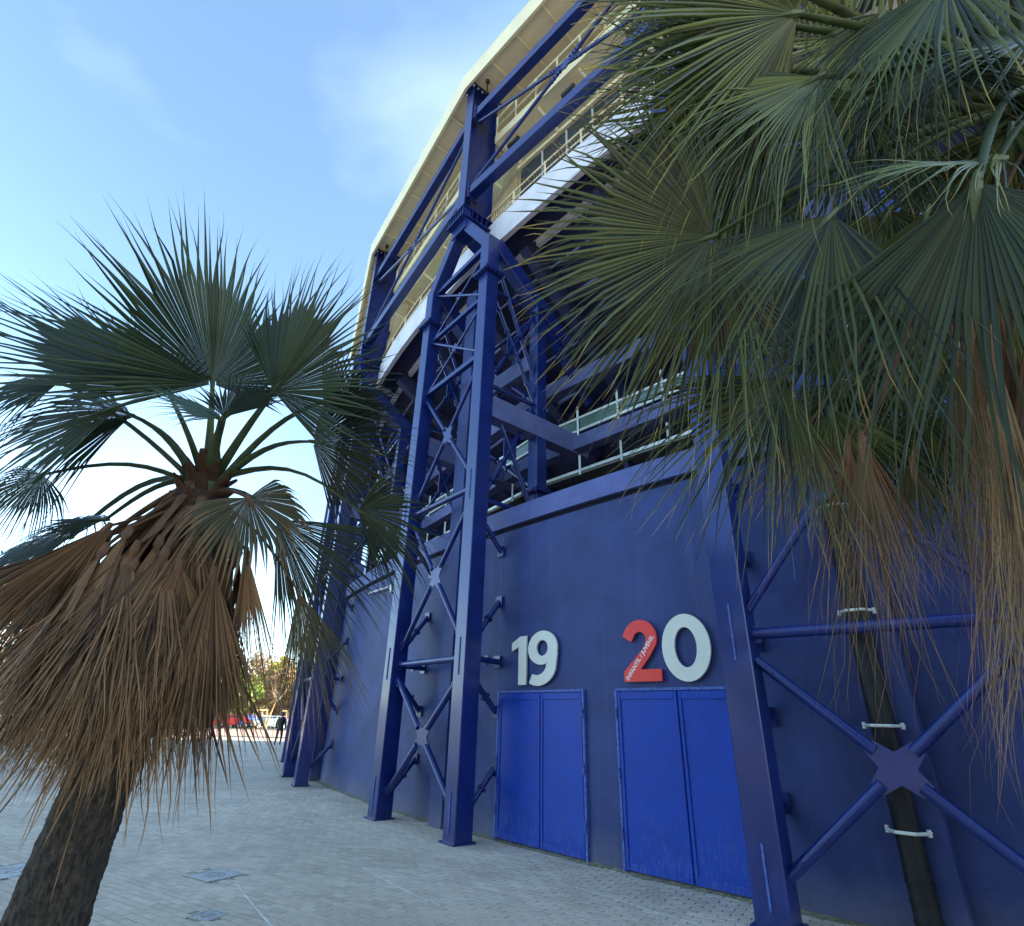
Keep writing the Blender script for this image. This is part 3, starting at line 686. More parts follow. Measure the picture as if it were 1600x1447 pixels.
# ------------------------------------------------------------------ ring girders between the towers
names = {2: 'far bay of blue ring beams and tie rods at the left end', 3: 'bay of blue ring beams and crossed rods left of the central tower column', 4: 'bay of blue ring beams and crossed rods right of the central tower column'}
gant = {2: 'cream roof walkway with handrail in the farthest bay', 3: 'cream roof walkway with handrail left of the central column', 4: 'cream roof walkway with handrail right of the central column'}
Z1 = Vector((0, 0, 1))
for i in (2, 3, 4):
    a, b = TH[i], TH[i+1]
    t = thing('ring_girder', names[i], 'girder', P(a, RT), 0, 'girders between the tower columns')
    o = P(a, RT); x = (P(b, RT)-o); Ln = x.length; x.normalize()
    q = lambda f, z: x*(Ln*f)+Z1*z
    MB().bar(q(.025, 18.85), q(.975, 18.85), .26, .34).build('upper_beam', 'steel', t, bevel=.01)
    MB().bar(q(.025, 15.35), q(.975, 15.35), .28, .32).build('lower_beam', 'steel', t, bevel=.01)
    for f, z in ((.03, 18.85), (.97, 18.85), (.03, 15.35), (.97, 15.35)):
        pl = MB().bar(q(f, z-.3), q(f, z+.3), .35, .03, tuple(x)).build('end_plate', 'steel', t)
        nr = Vector((x.y, -x.x, 0)); bolts(MB(), [q(f, z+k*.12)+nr*s_*.15 for k in (-2, -1, 1, 2) for s_ in (-1, 1)], .018, .04, x).build('end_bolts', 'bolt', pl)
    c = q(.5, 17.1)
    for e in (q(.035, 18.45), q(.965, 18.45), q(.035, 15.75), q(.965, 15.75)):
        d = (e-c).normalized()
        MB().tube(c+d*.5, e, .05, 10).build('tie_rod', 'steel', t, smooth=True)
        MB().bar(c+d*.12, c+d*.6, .05, .15, (0, 0, 1)).build('fork', 'steel', t)
        bolts(MB(), [c+d*k for k in (.2, .3, .4, .5)]+[e-d*.12, e-d*.28], .025, .06, Vector((x.y, -x.x, 0))).build('rod_bolts', 'bolt', t)
    MB().plate([c+x*.3, c+Z1*.2, c-x*.3, c-Z1*.2], .03, Vector((x.y, -x.x, 0))).build('cross_plate', 'steel', t)
    # gantry
    t = thing('roof_walkway', gant[i], 'walkway', P(a, 38.9), 0, 'cream walkways under the roof')
    oo = P(a, 38.9); x2 = (P(b, 38.9)-oo); L2 = x2.length; x2.normalize(); n2 = Vector((x2.y, -x2.x, 0))
    if n2.dot(oo-CC) < 0: n2 = -n2
    q2 = lambda f, z, y=0: x2*(L2*f)+Z1*z+n2*y
    MB().bar(q2(.03, 18.3), q2(.97, 18.3), .06, .34).build('edge_beam', 'cream', t)
    MB().bar(q2(.03, 18.17, -.42), q2(.97, 18.17, -.42), .76, .05).build('deck', 'cream', t)
    for z_ in (18.9, 19.35): MB().tube(q2(.03, z_), q2(.97, z_), .034, 8).build('handrail', 'cream', t, smooth=True)
    for k in range(9):
        f = .035+k*.116; MB().bar(q2(f, 18.4), q2(f, 19.37), .05, .07).build('rail_post', 'cream', t)
    for k in range(5):
        f = .06+k*.21; MB().bar(q2(f, 18.1, -.1), q2(f+.02, 17.65, -.85), .06, .06).build('deck_strut', 'cream', t)
    MB().bar(q2(.03, 17.9, -.45), q2(.97, 17.9, -.45), .05, .06).build('lower_rail', 'cream', t)
    for k in range(3):
        f = .08+k*.3; MB().tube(q2(f, 17.85, -.25), q2(f+.06, 17.85, -.25), .1, 10).build('lamp_housing', 'black', t)
        
for k, (i, f, lb) in enumerate(((4, .075, 'small black stalk lamp hanging under the roof right of the central column'), (3, .075, 'small black stalk lamp hanging under the roof beside the farther column'))):
    p = P(TH[i], 39.6).lerp(P(TH[i+1], 39.6), f); t = thing('stalk_lamp', lb, 'lamp', (p.x, p.y, 20.25), 0, 'stalk lamps under the roof')
    MB().tube((0, 0, 0), (0, 0, -.75), .02, 8).build('stalk', 'black', t)
    MB().path([(0, 0, -.02), (0, 0, -.06), (0, 0, -.14), (0, 0, -.19)], [.02, .07, .07, .02], 10).build('bulb', 'black', t, smooth=True)
    MB().box((0, 0, -.72), (.1, .1, .12)).build('clamp', 'black', t)

# ------------------------------------------------------------------ walkways of the open concourse
ramp = {3: 'concourse beam with green glass railing seen through the central tower', 4: 'concourse beam with green glass railing above the wall right of the central tower', 2: 'concourse beam with glass railing in the farthest bay'}
for i in (2, 3, 4, 5):
    a, b = TH[i], TH[i+1]
    if i == 5: lb = 'concourse beam with green glass railing behind the near palm at right'
    else: lb = ramp[i]
    t = thing('concourse_walkway', lb, 'walkway', P(a, 37.0), 0, 'green glass railings of the concourse')
    oo = P(a, 37.0); x2 = (P(b, 37.0)-oo); L2 = x2.length; x2.normalize(); n2 = Vector((x2.y, -x2.x, 0))
    if n2.dot(oo-CC) < 0: n2 = -n2
    q2 = lambda f, z, y=0: x2*(L2*f)+Z1*z+n2*y
    MB().bar(q2(0, 7.72), q2(1, 7.72), .3, .34).build('ring_beam', 'beamc', t)
    MB().bar(q2(0, 7.0, -.6), q2(1, 7.0, -.6), 1.2, .1).build('deck', 'grey', t)
    MB().bar(q2(0, 7.03, .02), q2(1, 7.03, .02), .03, .07).build('deck_edge', 'galv', t)
    MB().bar(q2(0, 8.06, .05), q2(1, 8.06, .05), .04, .06).build('bottom_rail', 'galv', t); MB().bar(q2(0, 8.4, .05), q2(1, 8.4, .05), .04, .06).build('top_rail', 'galv', t)
    np_ = 6
    for k in range(np_):
        f = (k+.35)/np_
        MB().bar(q2(f, 7.9, .09), q2(f, 8.7, .09), .045, .03).build('rail_post', 'galv', t)
        MB().bar(q2(f, 6.9, .06), q2(f, 7.4, .06), .045, .03).build('rail_post', 'galv', t)
        MB().bar(q2((k+.37)/np_-1/np_*(k == 0)*.3, 8.23, .04), q2((k+1.33)/np_ if k < np_-1 else 1, 8.23, .04), .012, .28).build('glass_panel', 'greeng', t)
        if k % 2 == 0: MB().bar(q2(f, 6.75, -.1), q2(f, 6.75, -1.3), .12, .4).build('bracket', 'navy', t)
    MB().bar(q2(0, 9.7, -.2), q2(1, 9.7, -.2), .3, .4).build('upper_ring_beam', 'beamc', t)

# ------------------------------------------------------------------ palms
DOWN = Vector((0, 0, -1))
CAMP = Vector((0, 0, H))
def fan(hub, axis, nrm, R, spread=120, nseg=44, fused=.45, droop=.18, cup=.12, split=.0, bend=.0, wid=1.0, jit=.05, side=.72, lax=0.0, taper=.85, wave=.012):
    """one fan blade as (verts, faces, uvs, rnd): pleated near the hub, free drooping fingers beyond"""
    axis = axis.normalized(); nrm = (nrm-axis*nrm.dot(axis)).normalized(); sd = axis.cross(nrm).normalized()
    V, Fc, UV, RN = [], [], [], []
    ts = [.03, fused*.5, fused, fused+(1-fused)*.25, fused+(1-fused)*.48, fused+(1-fused)*.68, fused+(1-fused)*.85, 1.0]
    dphi = 2*rad(spread)/nseg
    for k in range(nseg):
        phi = -rad(spread)+(k+.5)*dphi
        rr = R*(side+(1-side)*math.cos(phi*.5)**1.5)*(1+random.uniform(-jit, jit)*1.5)
        fz = fused*(.86+.14*math.cos(phi))
        pj = random.gauss(0, .5)*dphi; nj = random.gauss(0, .045+wave*1.6)
        kink = random.random() < .05+split
        kt = random.uniform(.55, .8); kd = random.uniform(.15, .5)
        lx = lax*random.uniform(.3, 1.5); wa = wave*random.uniform(.2, 1.8); wp = random.uniform(0, 6.28); wf = random.uniform(5, 11)
        rnd = random.random(); n0 = len(V)
        dr = droop*random.uniform(.7, 1.35)*(1+.45*(1-math.cos(phi)))
        for t in ts:
            ph = phi+(pj*max(0, t-fused)/(1-fused))
            d = axis*math.cos(ph)+sd*math.sin(ph)
            ex_ = max(0, (t-fused)/(1-fused))
            p = hub+d*(rr*t)-nrm*(cup*rr*t*t*abs(math.sin(phi*.5))*1.3)+nrm*(nj*rr*ex_)-nrm*(bend*rr*t*t)
            g = dr*rr*(t**2.2)*.55+lx*rr*ex_**1.7
            if kink and t > kt: g += kd*rr*(t-kt)
            q = hub+(p-hub)*(1-.25*min(1, g/rr)*ex_)
            q = q+DOWN*g+sd*(math.sin(wp+wf*t)*wa*rr*ex_)+nrm*(math.cos(wp*1.7+wf*t)*wa*rr*ex_)
            if t <= fused: w_ = 2*rr*t*math.tan(dphi/2)*.98*wid
            else: w_ = 2*rr*fused*math.tan(dphi/2)*.98*wid*max(.03, (1-ex_)**taper)
            fold = w_*.5*(1 if t <= fused else .7)
            V += [q-sd.lerp(sd, 1)*0+(-(-axis*math.sin(ph)+sd*math.cos(ph)))*(w_/2), q+nrm*fold, q+(-axis*math.sin(ph)+sd*math.cos(ph))*(w_/2)]
            UV += [(0, t), (.5, t), (1, t)]; RN += [rnd]*3
        for j in range(len(ts)-1):
            a = n0+3*j
            Fc += [[a, a+1, a+4, a+3], [a+1, a+2, a+5, a+4]]
    return V, Fc, UV, RN
def fan_obj(name, mats, parent, data, loc, **props):
    V, Fc, UV, RN = data
    me = bpy.data.meshes.new(name); me.from_pydata([tuple(v-loc) for v in V], [], Fc)
    uvl = me.uv_layers.new(name='UVMap'); 
    idx = [0]*len(me.loops); me.loops.foreach_get('vertex_index', idx)
    flat = []
    for i in idx: flat += [UV[i][0], UV[i][1]]
    uvl.data.foreach_set('uv', flat)
    at_ = me.attributes.new('rnd', 'FLOAT', 'POINT'); at_.data.foreach_set('value', RN)
    me.materials.append(M[mats]); me.polygons.foreach_set('use_smooth', [True]*len(me.polygons))
    o = link(name, me, parent, **props); o.location = loc; return o
def petiole(root, hub, mat_, parent, w0=.045, w1=.018, sag=.1, teeth=False, bow=None):
    n = 8; pts = []
    Lh = (hub-root).length
    for i in range(n+1):
        t = i/n; p = root.lerp(hub, t)+Vector((0, 0, 1))*(sag*Lh*math.sin(PI*t))
        if bow is not None: p = p+bow*math.sin(PI*t)
        pts.append(p)
    mb = MB(); mb.path(pts, [w0+(w1-w0)*i/n for i in range(n+1)], 8, .45)
    if teeth:
        for i in range(1, 46):
            t = i/46*n; k = min(int(t), n-1); p = pts[k].lerp(pts[k+1], t-k); d = (pts[k+1]-pts[k]).normalized()
            x = d.cross(Vector((0, 0, 1))).normalized(); w_ = w0+(w1-w0)*t/n
            for s_ in (-1, 1):
                m0 = len(mb.v); b_ = p+x*s_*w_*.9
                mb.v += [b_-d*.008, b_+d*.008, b_+x*s_*.014+d*.006]; mb.f.append([m0, m0+1, m0+2])
    o = mb.build('petiole', mat_, parent, smooth=True)
    return o

def trunkmat():
    m = bpy.data.materials.new('palm_bark'); m.use_nodes = True; t = m.node_tree; b = t.nodes['Principled BSDF']; b.inputs['Roughness'].default_value = .9
    c = t.nodes.new('ShaderNodeTexCoord'); mpn = t.nodes.new('ShaderNodeMapping'); mpn.inputs['Scale'].default_value = (14, 14, 5)
    n = t.nodes.new('ShaderNodeTexNoise'); n.inputs['Scale'].default_value = 2.2; n.inputs['Detail'].default_value = 9; n.inputs['Distortion'].default_value = .8
    t.links.new(c.outputs['Object'], mpn.inputs[0]); t.links.new(mpn.outputs[0], n.inputs['Vector'])
    r = t.nodes.new('ShaderNodeValToRGB'); r.color_ramp.elements[0].position = .35; r.color_ramp.elements[0].color = (.012, .009, .007, 1); r.color_ramp.elements[1].position = .72; r.color_ramp.elements[1].color = (.095, .07, .052, 1)
    t.links.new(n.outputs[0], r.inputs[0]); t.links.new(r.outputs[0], b.inputs['Base Color'])
    bp = t.nodes.new('ShaderNodeBump'); bp.inputs['Strength'].default_value = 1; bp.inputs['Distance'].default_value = .03
    t.links.new(n.outputs[0], bp.inputs['Height']); t.links.new(bp.outputs[0], b.inputs['Normal']); return m
M['bark'] = trunkmat()
def trunk(parent, base, top, r0, r1, flare=1.25, rows=150, seg=64):
    mb = MB()
    for i in range(rows+1):
        t = i/rows; c = base.lerp(top, t)+Vector((.06*math.sin(t*3), .03*math.sin(t*4), 0))*t
        r_ = r0+(r1-r0)*t+ (flare-1)*r0*math.exp(-t*9)
        ring = .004*((i % 2) == 0)
        for j in range(seg):
            a = 2*PI*j/seg
            nn = noise.noise(Vector((math.cos(a)*3, math.sin(a)*3, t*30)))*.012+noise.noise(Vector((math.cos(a)*11, math.sin(a)*11, t*70)))*.01
            rr = r_+ring+nn; mb.v.append(Vector((c.x+rr*math.cos(a), c.y+rr*math.sin(a), c.z)))
    for i in range(rows):
        for j in range(seg): a = i*seg+j; b = i*seg+(j+1) % seg; mb.f.append([a, b, b+seg, a+seg])
    return mb.build('trunk', 'bark', parent, smooth=False)

def add_leaf(palm, root, hub, tip, material='leaf', spread=120, droop=.15, cup=.1, nseg=46, face=1.0, twist=0.0, name='leaf', label=None, pet='petiole', w0=.04, w1=.016, sag=.08, fused=.45, lax=0.0, split=0.0, teeth=False, wid=1.0, nrm=None, side=.72, jit=.05, taper=.95, bend=0.0, wave=.012):
    ax = tip-hub; R = ax.length; ax.normalize()
    vw = (CAMP-hub).normalized()*face+Vector((0, 0, .25))
    if nrm is not None: vw = nrm
    n_ = (vw-ax*vw.dot(ax)).normalized()
    if twist: n_ = Matrix.Rotation(rad(twist), 3, ax) @ n_
    data = fan(hub, ax, n_, R, spread, nseg, fused, droop, cup, split=split, lax=lax, wid=wid, side=side, jit=jit, taper=taper, bend=bend, wave=wave)
    props = {'label': label} if label else {}
    o = fan_obj(name, material, palm, data, hub, **props)
    p = petiole(root-hub, Vector((0, 0, 0)), pet, o, w0, w1, sag, teeth)
    # the small tongue where stalk meets blade
    MB().path([-ax*.03, ax*.05, ax*.13], [w1*1.1, w1*1.5, w1*.3], 6, .6).build('hastula', pet, o)
    return o

# --- left palm -------------------------------------------------------------
LB = Vector((-3.45, 5.25, -.03)); LC = Vector((-2.85, 4.72, 3.62))
palmL = thing('fan_palm', 'leaning fan palm with full brown skirt of dead leaves on the left', 'palm tree', (LB.x, LB.y, 0), 0, None)
def unp(o, base): return o
pl0 = Vector((LB.x, LB.y, 0))
class Off:      # palm parts are built in world space, then shifted under the palm's empty
    pass
def fix_children(empty):
    for c in empty.children: c.location = c.location-empty.location
trunk(palmL, LB, LC+Vector((0, 0, -.1)), .255, .2)
def Lp(px, py, d=5.1): return at(px, py, d)
crown = LC
def rt(dx=0, dz=0): return crown+Vector((dx, random.uniform(-.06, .06), dz))
E_ = [  # hub px, hub depth, tip px, tip depth, material, spread, droop, twist, nseg
 ((332, 600), 5.15, (322, 318), 5.0, 'leaf', 104, .03, 42, 70, {'side': .6, 'fused': .58}),
 ((428, 612), 4.85, (570, 415), 4.6, 'leaf', 86, .04, -48, 62, {'side': .66, 'fused': .56}),
 ((262, 612), 4.9, (5, 425), 4.7, 'leaf', 82, .03, 50, 64, {'side': .66, 'fused': .56}),
 ((185, 640), 4.55, (-60, 650), 4.3, 'leaf_grey', 70, .42, 45, 44, {'lax': .25}),
 ((205, 650), 4.9, (10, 700), 4.8, 'leaf', 66, .35, 50, 44, {'lax': .3}),
 ((95, 596), 4.7, (-80, 610), 4.5, 'leaf', 80, .3, 55, 44, {'lax': .3}),
 ((66, 742), 4.5, (-40, 820), 4.2, 'leaf', 90, .4, 40, 44, {'lax': .35}),
 ((165, 812), 4.9, (20, 815), 4.7, 'leaf', 75, .3, 60, 44, {'lax': .2}),
 ((110, 840), 5.6, (-60, 870), 5.7, 'leaf', 80, .3, 45, 44, {'lax': .3}),
 ((505, 628), 5.2, (655, 606), 5.2, 'leaf', 70, .12, 66, 44, {}),
 ((488, 690), 4.8, (668, 715), 4.55, 'leaf', 74, .16, 30, 60, {'lax': .06}),
 ((560, 797), 4.5, (700, 868), 4.25, 'leaf', 70, .25, 58, 44, {'lax': .12}),
 ((432, 812), 4.75, (590, 985), 4.6, 'leaf', 44, .16, 30, 54, {'lax': .08}),
 ((345, 655), 4.55, (215, 585), 4.35, 'leaf_grey', 75, .2, 66, 36, {}),
 ((350, 652), 4.5, (445, 565), 4.3, 'leaf_grey', 60, .15, 70, 36, {}),
]
for k, (hp, hd, tp, td, mt, spd, dr, tw, ns, kw) in enumerate(E_):
    hub = Lp(*hp, hd); tip = Lp(*tp, td)
    add_leaf(palmL, rt((hp[0]-320)*.0004, random.uniform(-.05, .1)), hub, tip, mt, spd, dr, .1, ns+6, 1, tw, label={'leaf_grey': 'grey-green arching fan leaf'}.get(mt), w0=.05, w1=.02, sag=.05 if hp[1] < 620 else .14, taper=1.25, **dict({'fused': .5}, **kw))
# half dead fans below the crown
add_leaf(palmL, rt(.1, -.1), Lp(388, 778, 4.55), Lp(440, 880, 4.4), 'leaf_half', 115, .2, .1, 44, 1, -10, name='yellowing_leaf', label='yellow-brown fan leaf folding over below the crown', pet='petbrown', w0=.05, w1=.03, lax=.25, fused=.6)
add_leaf(palmL, rt(.1, -.1), Lp(466, 925, 4.6), Lp(522, 1135, 4.5), 'leaf_half', 26, .15, .1, 40, 1, 10, name='yellowing_leaf', label='brown and green fan hanging at the right of the skirt', pet='petbrown', lax=.1, fused=.4)
# skirt of dead leaves hugging the trunk
sk = random.Random(5)
def skirt(palm, c0, n, r_h, z_h, L_, flare, seed, rg=(0, 360), mats=('leaf_dead',), seg=42, lean=Vector((0, 0, 0)), spreads=(16, 30), sidew=1.0):
    rr = random.Random(seed)
    for k in range(n):
        a = rad(rg[0]+(rg[1]-rg[0])*((k*.618) % 1)); z0 = c0.z-rr.uniform(*z_h); r0 = rr.uniform(*r_h)
        out = Vector((math.cos(a), math.sin(a), 0))
        ax_c = c0+lean*(c0.z-z0)
        hub = Vector((ax_c.x, ax_c.y, z0))+out*r0
        ln = rr.uniform(*L_); fl = rr.uniform(*flare); rx = out.x*sidew
        hub = hub-out*(r0*.25*max(0, rx)); fl *= 1-.75*max(0, rx); ln *= 1-.2*max(0, rx)+.0*min(0, rx)
        tip = hub+out*(ln*fl)+Vector((rr.uniform(-.07, .07), rr.uniform(-.07, .07), -ln*math.sqrt(max(.05, 1-fl*fl))))
        root = Vector((c0.x, c0.y, c0.z-rr.uniform(.0, .3)))+out*.14
        random.seed(seed*100+k)
        add_leaf(palm, root, hub, tip, rr.choice(mats), rr.uniform(*spreads), .1, -.05, seg, 1, 0, name='dead_leaf', pet='petbrown', w0=.055, w1=.03, sag=.05, fused=.42, lax=.03, nrm=out+Vector((0, 0, .2)), wid=1.35, side=.85, jit=.09, split=.04, taper=.6, wave=.02)
lean = (LB-LC)/(LC.z)
lean = Vector((lean.x, lean.y, 0))
skirt(palmL, LC, 56, (.42, .6), (.45, 1.0), (1.1, 1.5), (.1, .36), 5, lean=lean)
skirt(palmL, LC, 40, (.36, .55), (1.0, 1.35), (.9, 1.2), (.08, .38), 6, lean=lean)
# outward flung dead leaves at the left and the big one in front
for hp, hd, tp, td, spd in (((282, 880), 4.3, (200, 1240), 4.1, 36), ((170, 822), 4.5, (-20, 1030), 4.3, 26), ((215, 850), 4.35, (60, 1180), 4.2, 26), ((335, 890), 4.35, (300, 1200), 4.2, 22), ((385, 860), 4.7, (395, 1090), 4.6, 12), ((130, 850), 4.9, (-30, 1000), 4.8, 30), ((240, 900), 4.3, (110, 1270), 4.15, 24), ((100, 860), 4.6, (-40, 1120), 4.5, 24)):
    hub = Lp(*hp, hd); tip = Lp(*tp, td)
    add_leaf(palmL, rt(0, -.15), hub, tip, 'leaf_dead', spd, .06, -.04, 44, 1, 0, name='dead_leaf', pet='petbrown', w0=.04, w1=.025, sag=.0, fused=.42, wid=1.35, side=.88, jit=.12, taper=.6, wave=.014)
# old leaf bases round the growing point
mb = MB()
for k in range(26):
    a = k*2.4; z0 = LC.z-.3+.018*k; o_ = Vector((math.cos(a), math.sin(a), 0))
    c = Vector((LC.x, LC.y, z0)); mb.path([c+o_*.12, c+o_*.2+Vector((0, 0, .1)), c+o_*.26+Vector((0, 0, .16))], [.07, .05, .03], 8, .5)
mb.build('leaf_bases', 'leafbase', palmL, smooth=True)
MB().path([LC+Vector((0, 0, -.3)), LC, LC+Vector((0, 0, .25)), LC+Vector((0, 0, .5))], [.2, .17, .1, .02], 12).build('growing_point', 'petiole', palmL, smooth=True)
fix_children(palmL)

# --- right palm, close to the camera -----------------------------------------
RC = at(1650, 150, 3.25); RB = Vector((RC.x+.1, RC.y+.15, -.03))
palmR = thing('fan_palm', 'near fan palm whose green fingers and dead leaves fill the upper right', 'palm tree', (RB.x, RB.y, 0))
trunk(palmR, RB, RC+Vector((0, 0, -.1)), .25, .2)
def rr_(): return RC+Vector((random.uniform(-.1, .05), random.uniform(-.1, .1), random.uniform(-.2, .1)))
Q = [ # hub, depth, tip, depth, mat, spread, droop, twist, nseg, opts
 ((1246, 22), 2.75, (905, 60), 2.45, 'leaf_near', 78, .16, 6, 52, {}),
 ((1185, 170), 3.1, (872, 165), 2.95, 'leaf_near', 110, .2, 0, 56, {}),
 ((1112, 370), 2.75, (815, 470), 2.55, 'leaf_near', 118, .12, 0, 76, {'fused': .55}),
 ((1300, 335), 2.3, (1075, 570), 2.15, 'leaf_near', 62, .12, 25, 36, {'lax': .22, 'fused': .38}),
 ((1222, 592), 2.9, (1010, 790), 2.75, 'leaf_near', 62, .08, 12, 44, {'lax': .1}),
 ((1527, 285), 1.75, (1490, 740), 1.75, 'leaf', 60, .02, 10, 30, {'lax': .15, 'fused': .42}),
 ((1480, -30), 2.3, (1340, 190), 2.2, 'leaf_near', 80, .2, 30, 40, {'lax': .15}),
 ((1560, 250), 2.0, (1330, 260), 1.9, 'leaf_near', 48, .12, 70, 30, {'lax': .08}),
 ((1330, 60), 3.4, (1120, 60), 3.3, 'leaf_near', 100, .2, 20, 44, {}),
 ((1330, 240), 3.4, (1180, 380), 3.3, 'leaf_grey', 100, .25, 25, 44, {'lax': .2}),
 ((1260, 440), 3.5, (1120, 560), 3.5, 'leaf_grey', 100, .25, 20, 44, {'lax': .2}),
 ((1400, 420), 3.3, (1330, 650), 3.3, 'leaf_near', 90, .2, 10, 40, {'lax': .2}),
 ((1430, 640), 3.0, (1440, 860), 3.0, 'leaf_near', 60, .1, 10, 38, {'lax': .2}),
 ((1330, 600), 3.4, (1240, 760), 3.4, 'leaf_near', 80, .2, 20, 40, {'lax': .15}),
 ((1570, 430), 2.6, (1530, 720), 2.6, 'leaf_near', 70, .1, 10, 36, {'lax': .2}),
 ((1560, -60), 3.2, (1440, 60), 3.2, 'leaf_near', 120, .2, 0, 40, {}),
 ((1400, -120), 3.4, (1180, -60), 3.3, 'leaf_near', 110, .2, 10, 44, {}),
 ((1240, -160), 3.0, (1010, -90), 2.9, 'leaf_near', 100, .2, 10, 44, {}),
 ((1420, 150), 3.9, (1290, 250), 4.0, 'leaf_near', 130, .2, 0, 40, {'lax': .1}),
 ((1480, 250), 3.9, (1420, 430), 4.0, 'leaf_near', 130, .2, 0, 40, {'lax': .1}),
 ((1590, 330), 3.5, (1500, 520), 3.4, 'leaf_near', 120, .2, 0, 40, {'lax': .1}),
 ((1500, 450), 4.0, (1450, 640), 4.0, 'leaf_grey', 110, .2, 0, 40, {'lax': .15}),
 ((1230, 300), 4.0, (1080, 330), 4.0, 'leaf_grey', 100, .3, 30, 40, {'lax': .2}),
 ((1640, 40), 2.4, (1520, 110), 2.2, 'leaf_near', 90, .2, 30, 40, {}),
 ((1230, 40), 2.9, (890, 20), 2.7, 'leaf_near', 60, .3, 20, 60, {'lax': .06}),
 ((1215, 110), 3.0, (905, 185), 2.8, 'leaf_near', 70, .25, 20, 60, {'lax': .1}),
 ((1195, 200), 3.2, (890, 260), 3.05, 'leaf_near', 70, .22, 25, 60, {'lax': .12}),
 ((1280, 120), 2.7, (1050, 250), 2.6, 'leaf_near', 60, .2, 30, 50, {'lax': .2}),
 ((1150, 390), 3.0, (850, 560), 2.8, 'leaf_near', 60, .1, 20, 56, {'lax': .1}),
 ((1130, -70), 3.0, (900, -20), 2.9, 'leaf_near', 70, .3, 20, 50, {'lax': .1}),
 ((1210, 250), 3.7, (1000, 300), 3.6, 'leaf_near', 100, .25, 20, 56, {'lax': .15}),
 ((1290, 500), 3.6, (1130, 640), 3.6, 'leaf_near', 90, .25, 20, 50, {'lax': .2}),
 ((1180, 60), 3.6, (960, 130), 3.6, 'leaf_near', 100, .25, 20, 56, {'lax': .1}),
 ((1390, 330), 3.0, (1290, 500), 3.0, 'leaf_near', 80, .2, 25, 44, {'lax': .25}),
 ((1450, 330), 2.7, (1400, 560), 2.6, 'leaf_near', 70, .15, 30, 40, {'lax': .25}),
 ((1350, 160), 3.0, (1230, 300), 3.0, 'leaf_near', 110, .2, 15, 50, {'lax': .2}),
 ((1460, 100), 2.7, (1370, 230), 2.6, 'leaf_near', 100, .2, 15, 44, {'lax': .2}),
 ((1300, 640), 3.2, (1330, 830), 3.2, 'leaf_near', 60, .15, 15, 44, {'lax': .2}),
 ((1400, 560), 3.4, (1420, 760), 3.4, 'leaf_grey', 80, .15, 15, 44, {'lax': .2}),
 ((1580, 200), 2.8, (1560, 420), 2.8, 'leaf_near', 100, .15, 15, 44, {'lax': .2}),
 ((1380, 20), 2.8, (1300, 180), 2.8, 'leaf_near', 100, .2, 20, 44, {'lax': .15}),
 ((1520, 620), 3.2, (1520, 860), 3.2, 'leaf_near', 60, .15, 15, 40, {'lax': .2}),
]
for k, (hp, hd, tp, td, mt, spd, dr, tw, ns, kw) in enumerate(Q):
    hub = at(*hp, hd); tip = at(*tp, td)
    kw.setdefault('fused', .4); kw['lax'] = kw.get('lax', 0)+.06
    add_leaf(palmR, rr_(), hub, tip, mt, spd, dr, .1, int(ns*1.3), 1, tw, w0=.042, w1=.016, sag=.06, teeth=True, wave=.022, split=.1, taper=.9, **kw)
# dead fans
for hp, hd, tp, td, mt, spd, lx, lb in (((1345, 684), 2.45, (1385, 1085), 2.4, 'leaf_straw', 13, .03, 'dead brown fan hanging over the crossed tubes'), ((1262, 668), 2.8, (1245, 830), 2.75, 'leaf_dead', 50, .1, None), ((1325, 690), 2.55, (1330, 960), 2.5, 'leaf_dead', 16, .04, None), ((1350, 690), 2.5, (1425, 920), 2.5, 'leaf_dead', 15, .04, None),
        ((1515, 500), 2.25, (1575, 1010), 2.2, 'leaf_dead', 7, .0, None), ((1545, 520), 2.2, (1640, 1190), 2.15, 'leaf_straw', 7, .0, None), ((1580, 540), 2.4, (1620, 1000), 2.4, 'leaf_dead', 11, .0, None),
        ((1610, 480), 2.3, (1680, 1100), 2.3, 'leaf_dead', 12, .0, None), ((1530, 560), 2.35, (1600, 1180), 2.3, 'leaf_straw', 6, .0, None), ((1565, 480), 2.5, (1630, 1080), 2.4, 'leaf_dead', 9, .0, None),
        ((1500, 560), 2.6, (1540, 960), 2.6, 'leaf_dead', 8, .0, None), ((1600, 700), 2.2, (1660, 1240), 2.2, 'leaf_straw', 10, .0, None), ((1490, 520), 2.1, (1530, 860), 2.1, 'leaf_half', 9, .0, None),
        ((1425, 720), 2.9, (1450, 900), 2.9, 'leaf_half', 30, .05, None)):
    hub = at(*hp, hd); tip = at(*tp, td)
    add_leaf(palmR, rr_(), hub, tip, mt, spd, .06, -.05, 40, 1, 0, name='dead_leaf', label=lb, pet='petbrown', w0=.03, w1=.011, sag=.05, fused=.26, lax=lx, wid=1.3, side=.85, jit=.1, split=.06, taper=.55, wave=.03)
0 and skirt(palmR, RC, 26, (.4, .6), (.5, 1.2), (1.1, 1.4), (.1, .35), 9, sidew=0)
fix_children(palmR)

# third palm, standing behind the leaning one at the left edge
B3 = at(-150, 600, 8.5); B3.z = 0
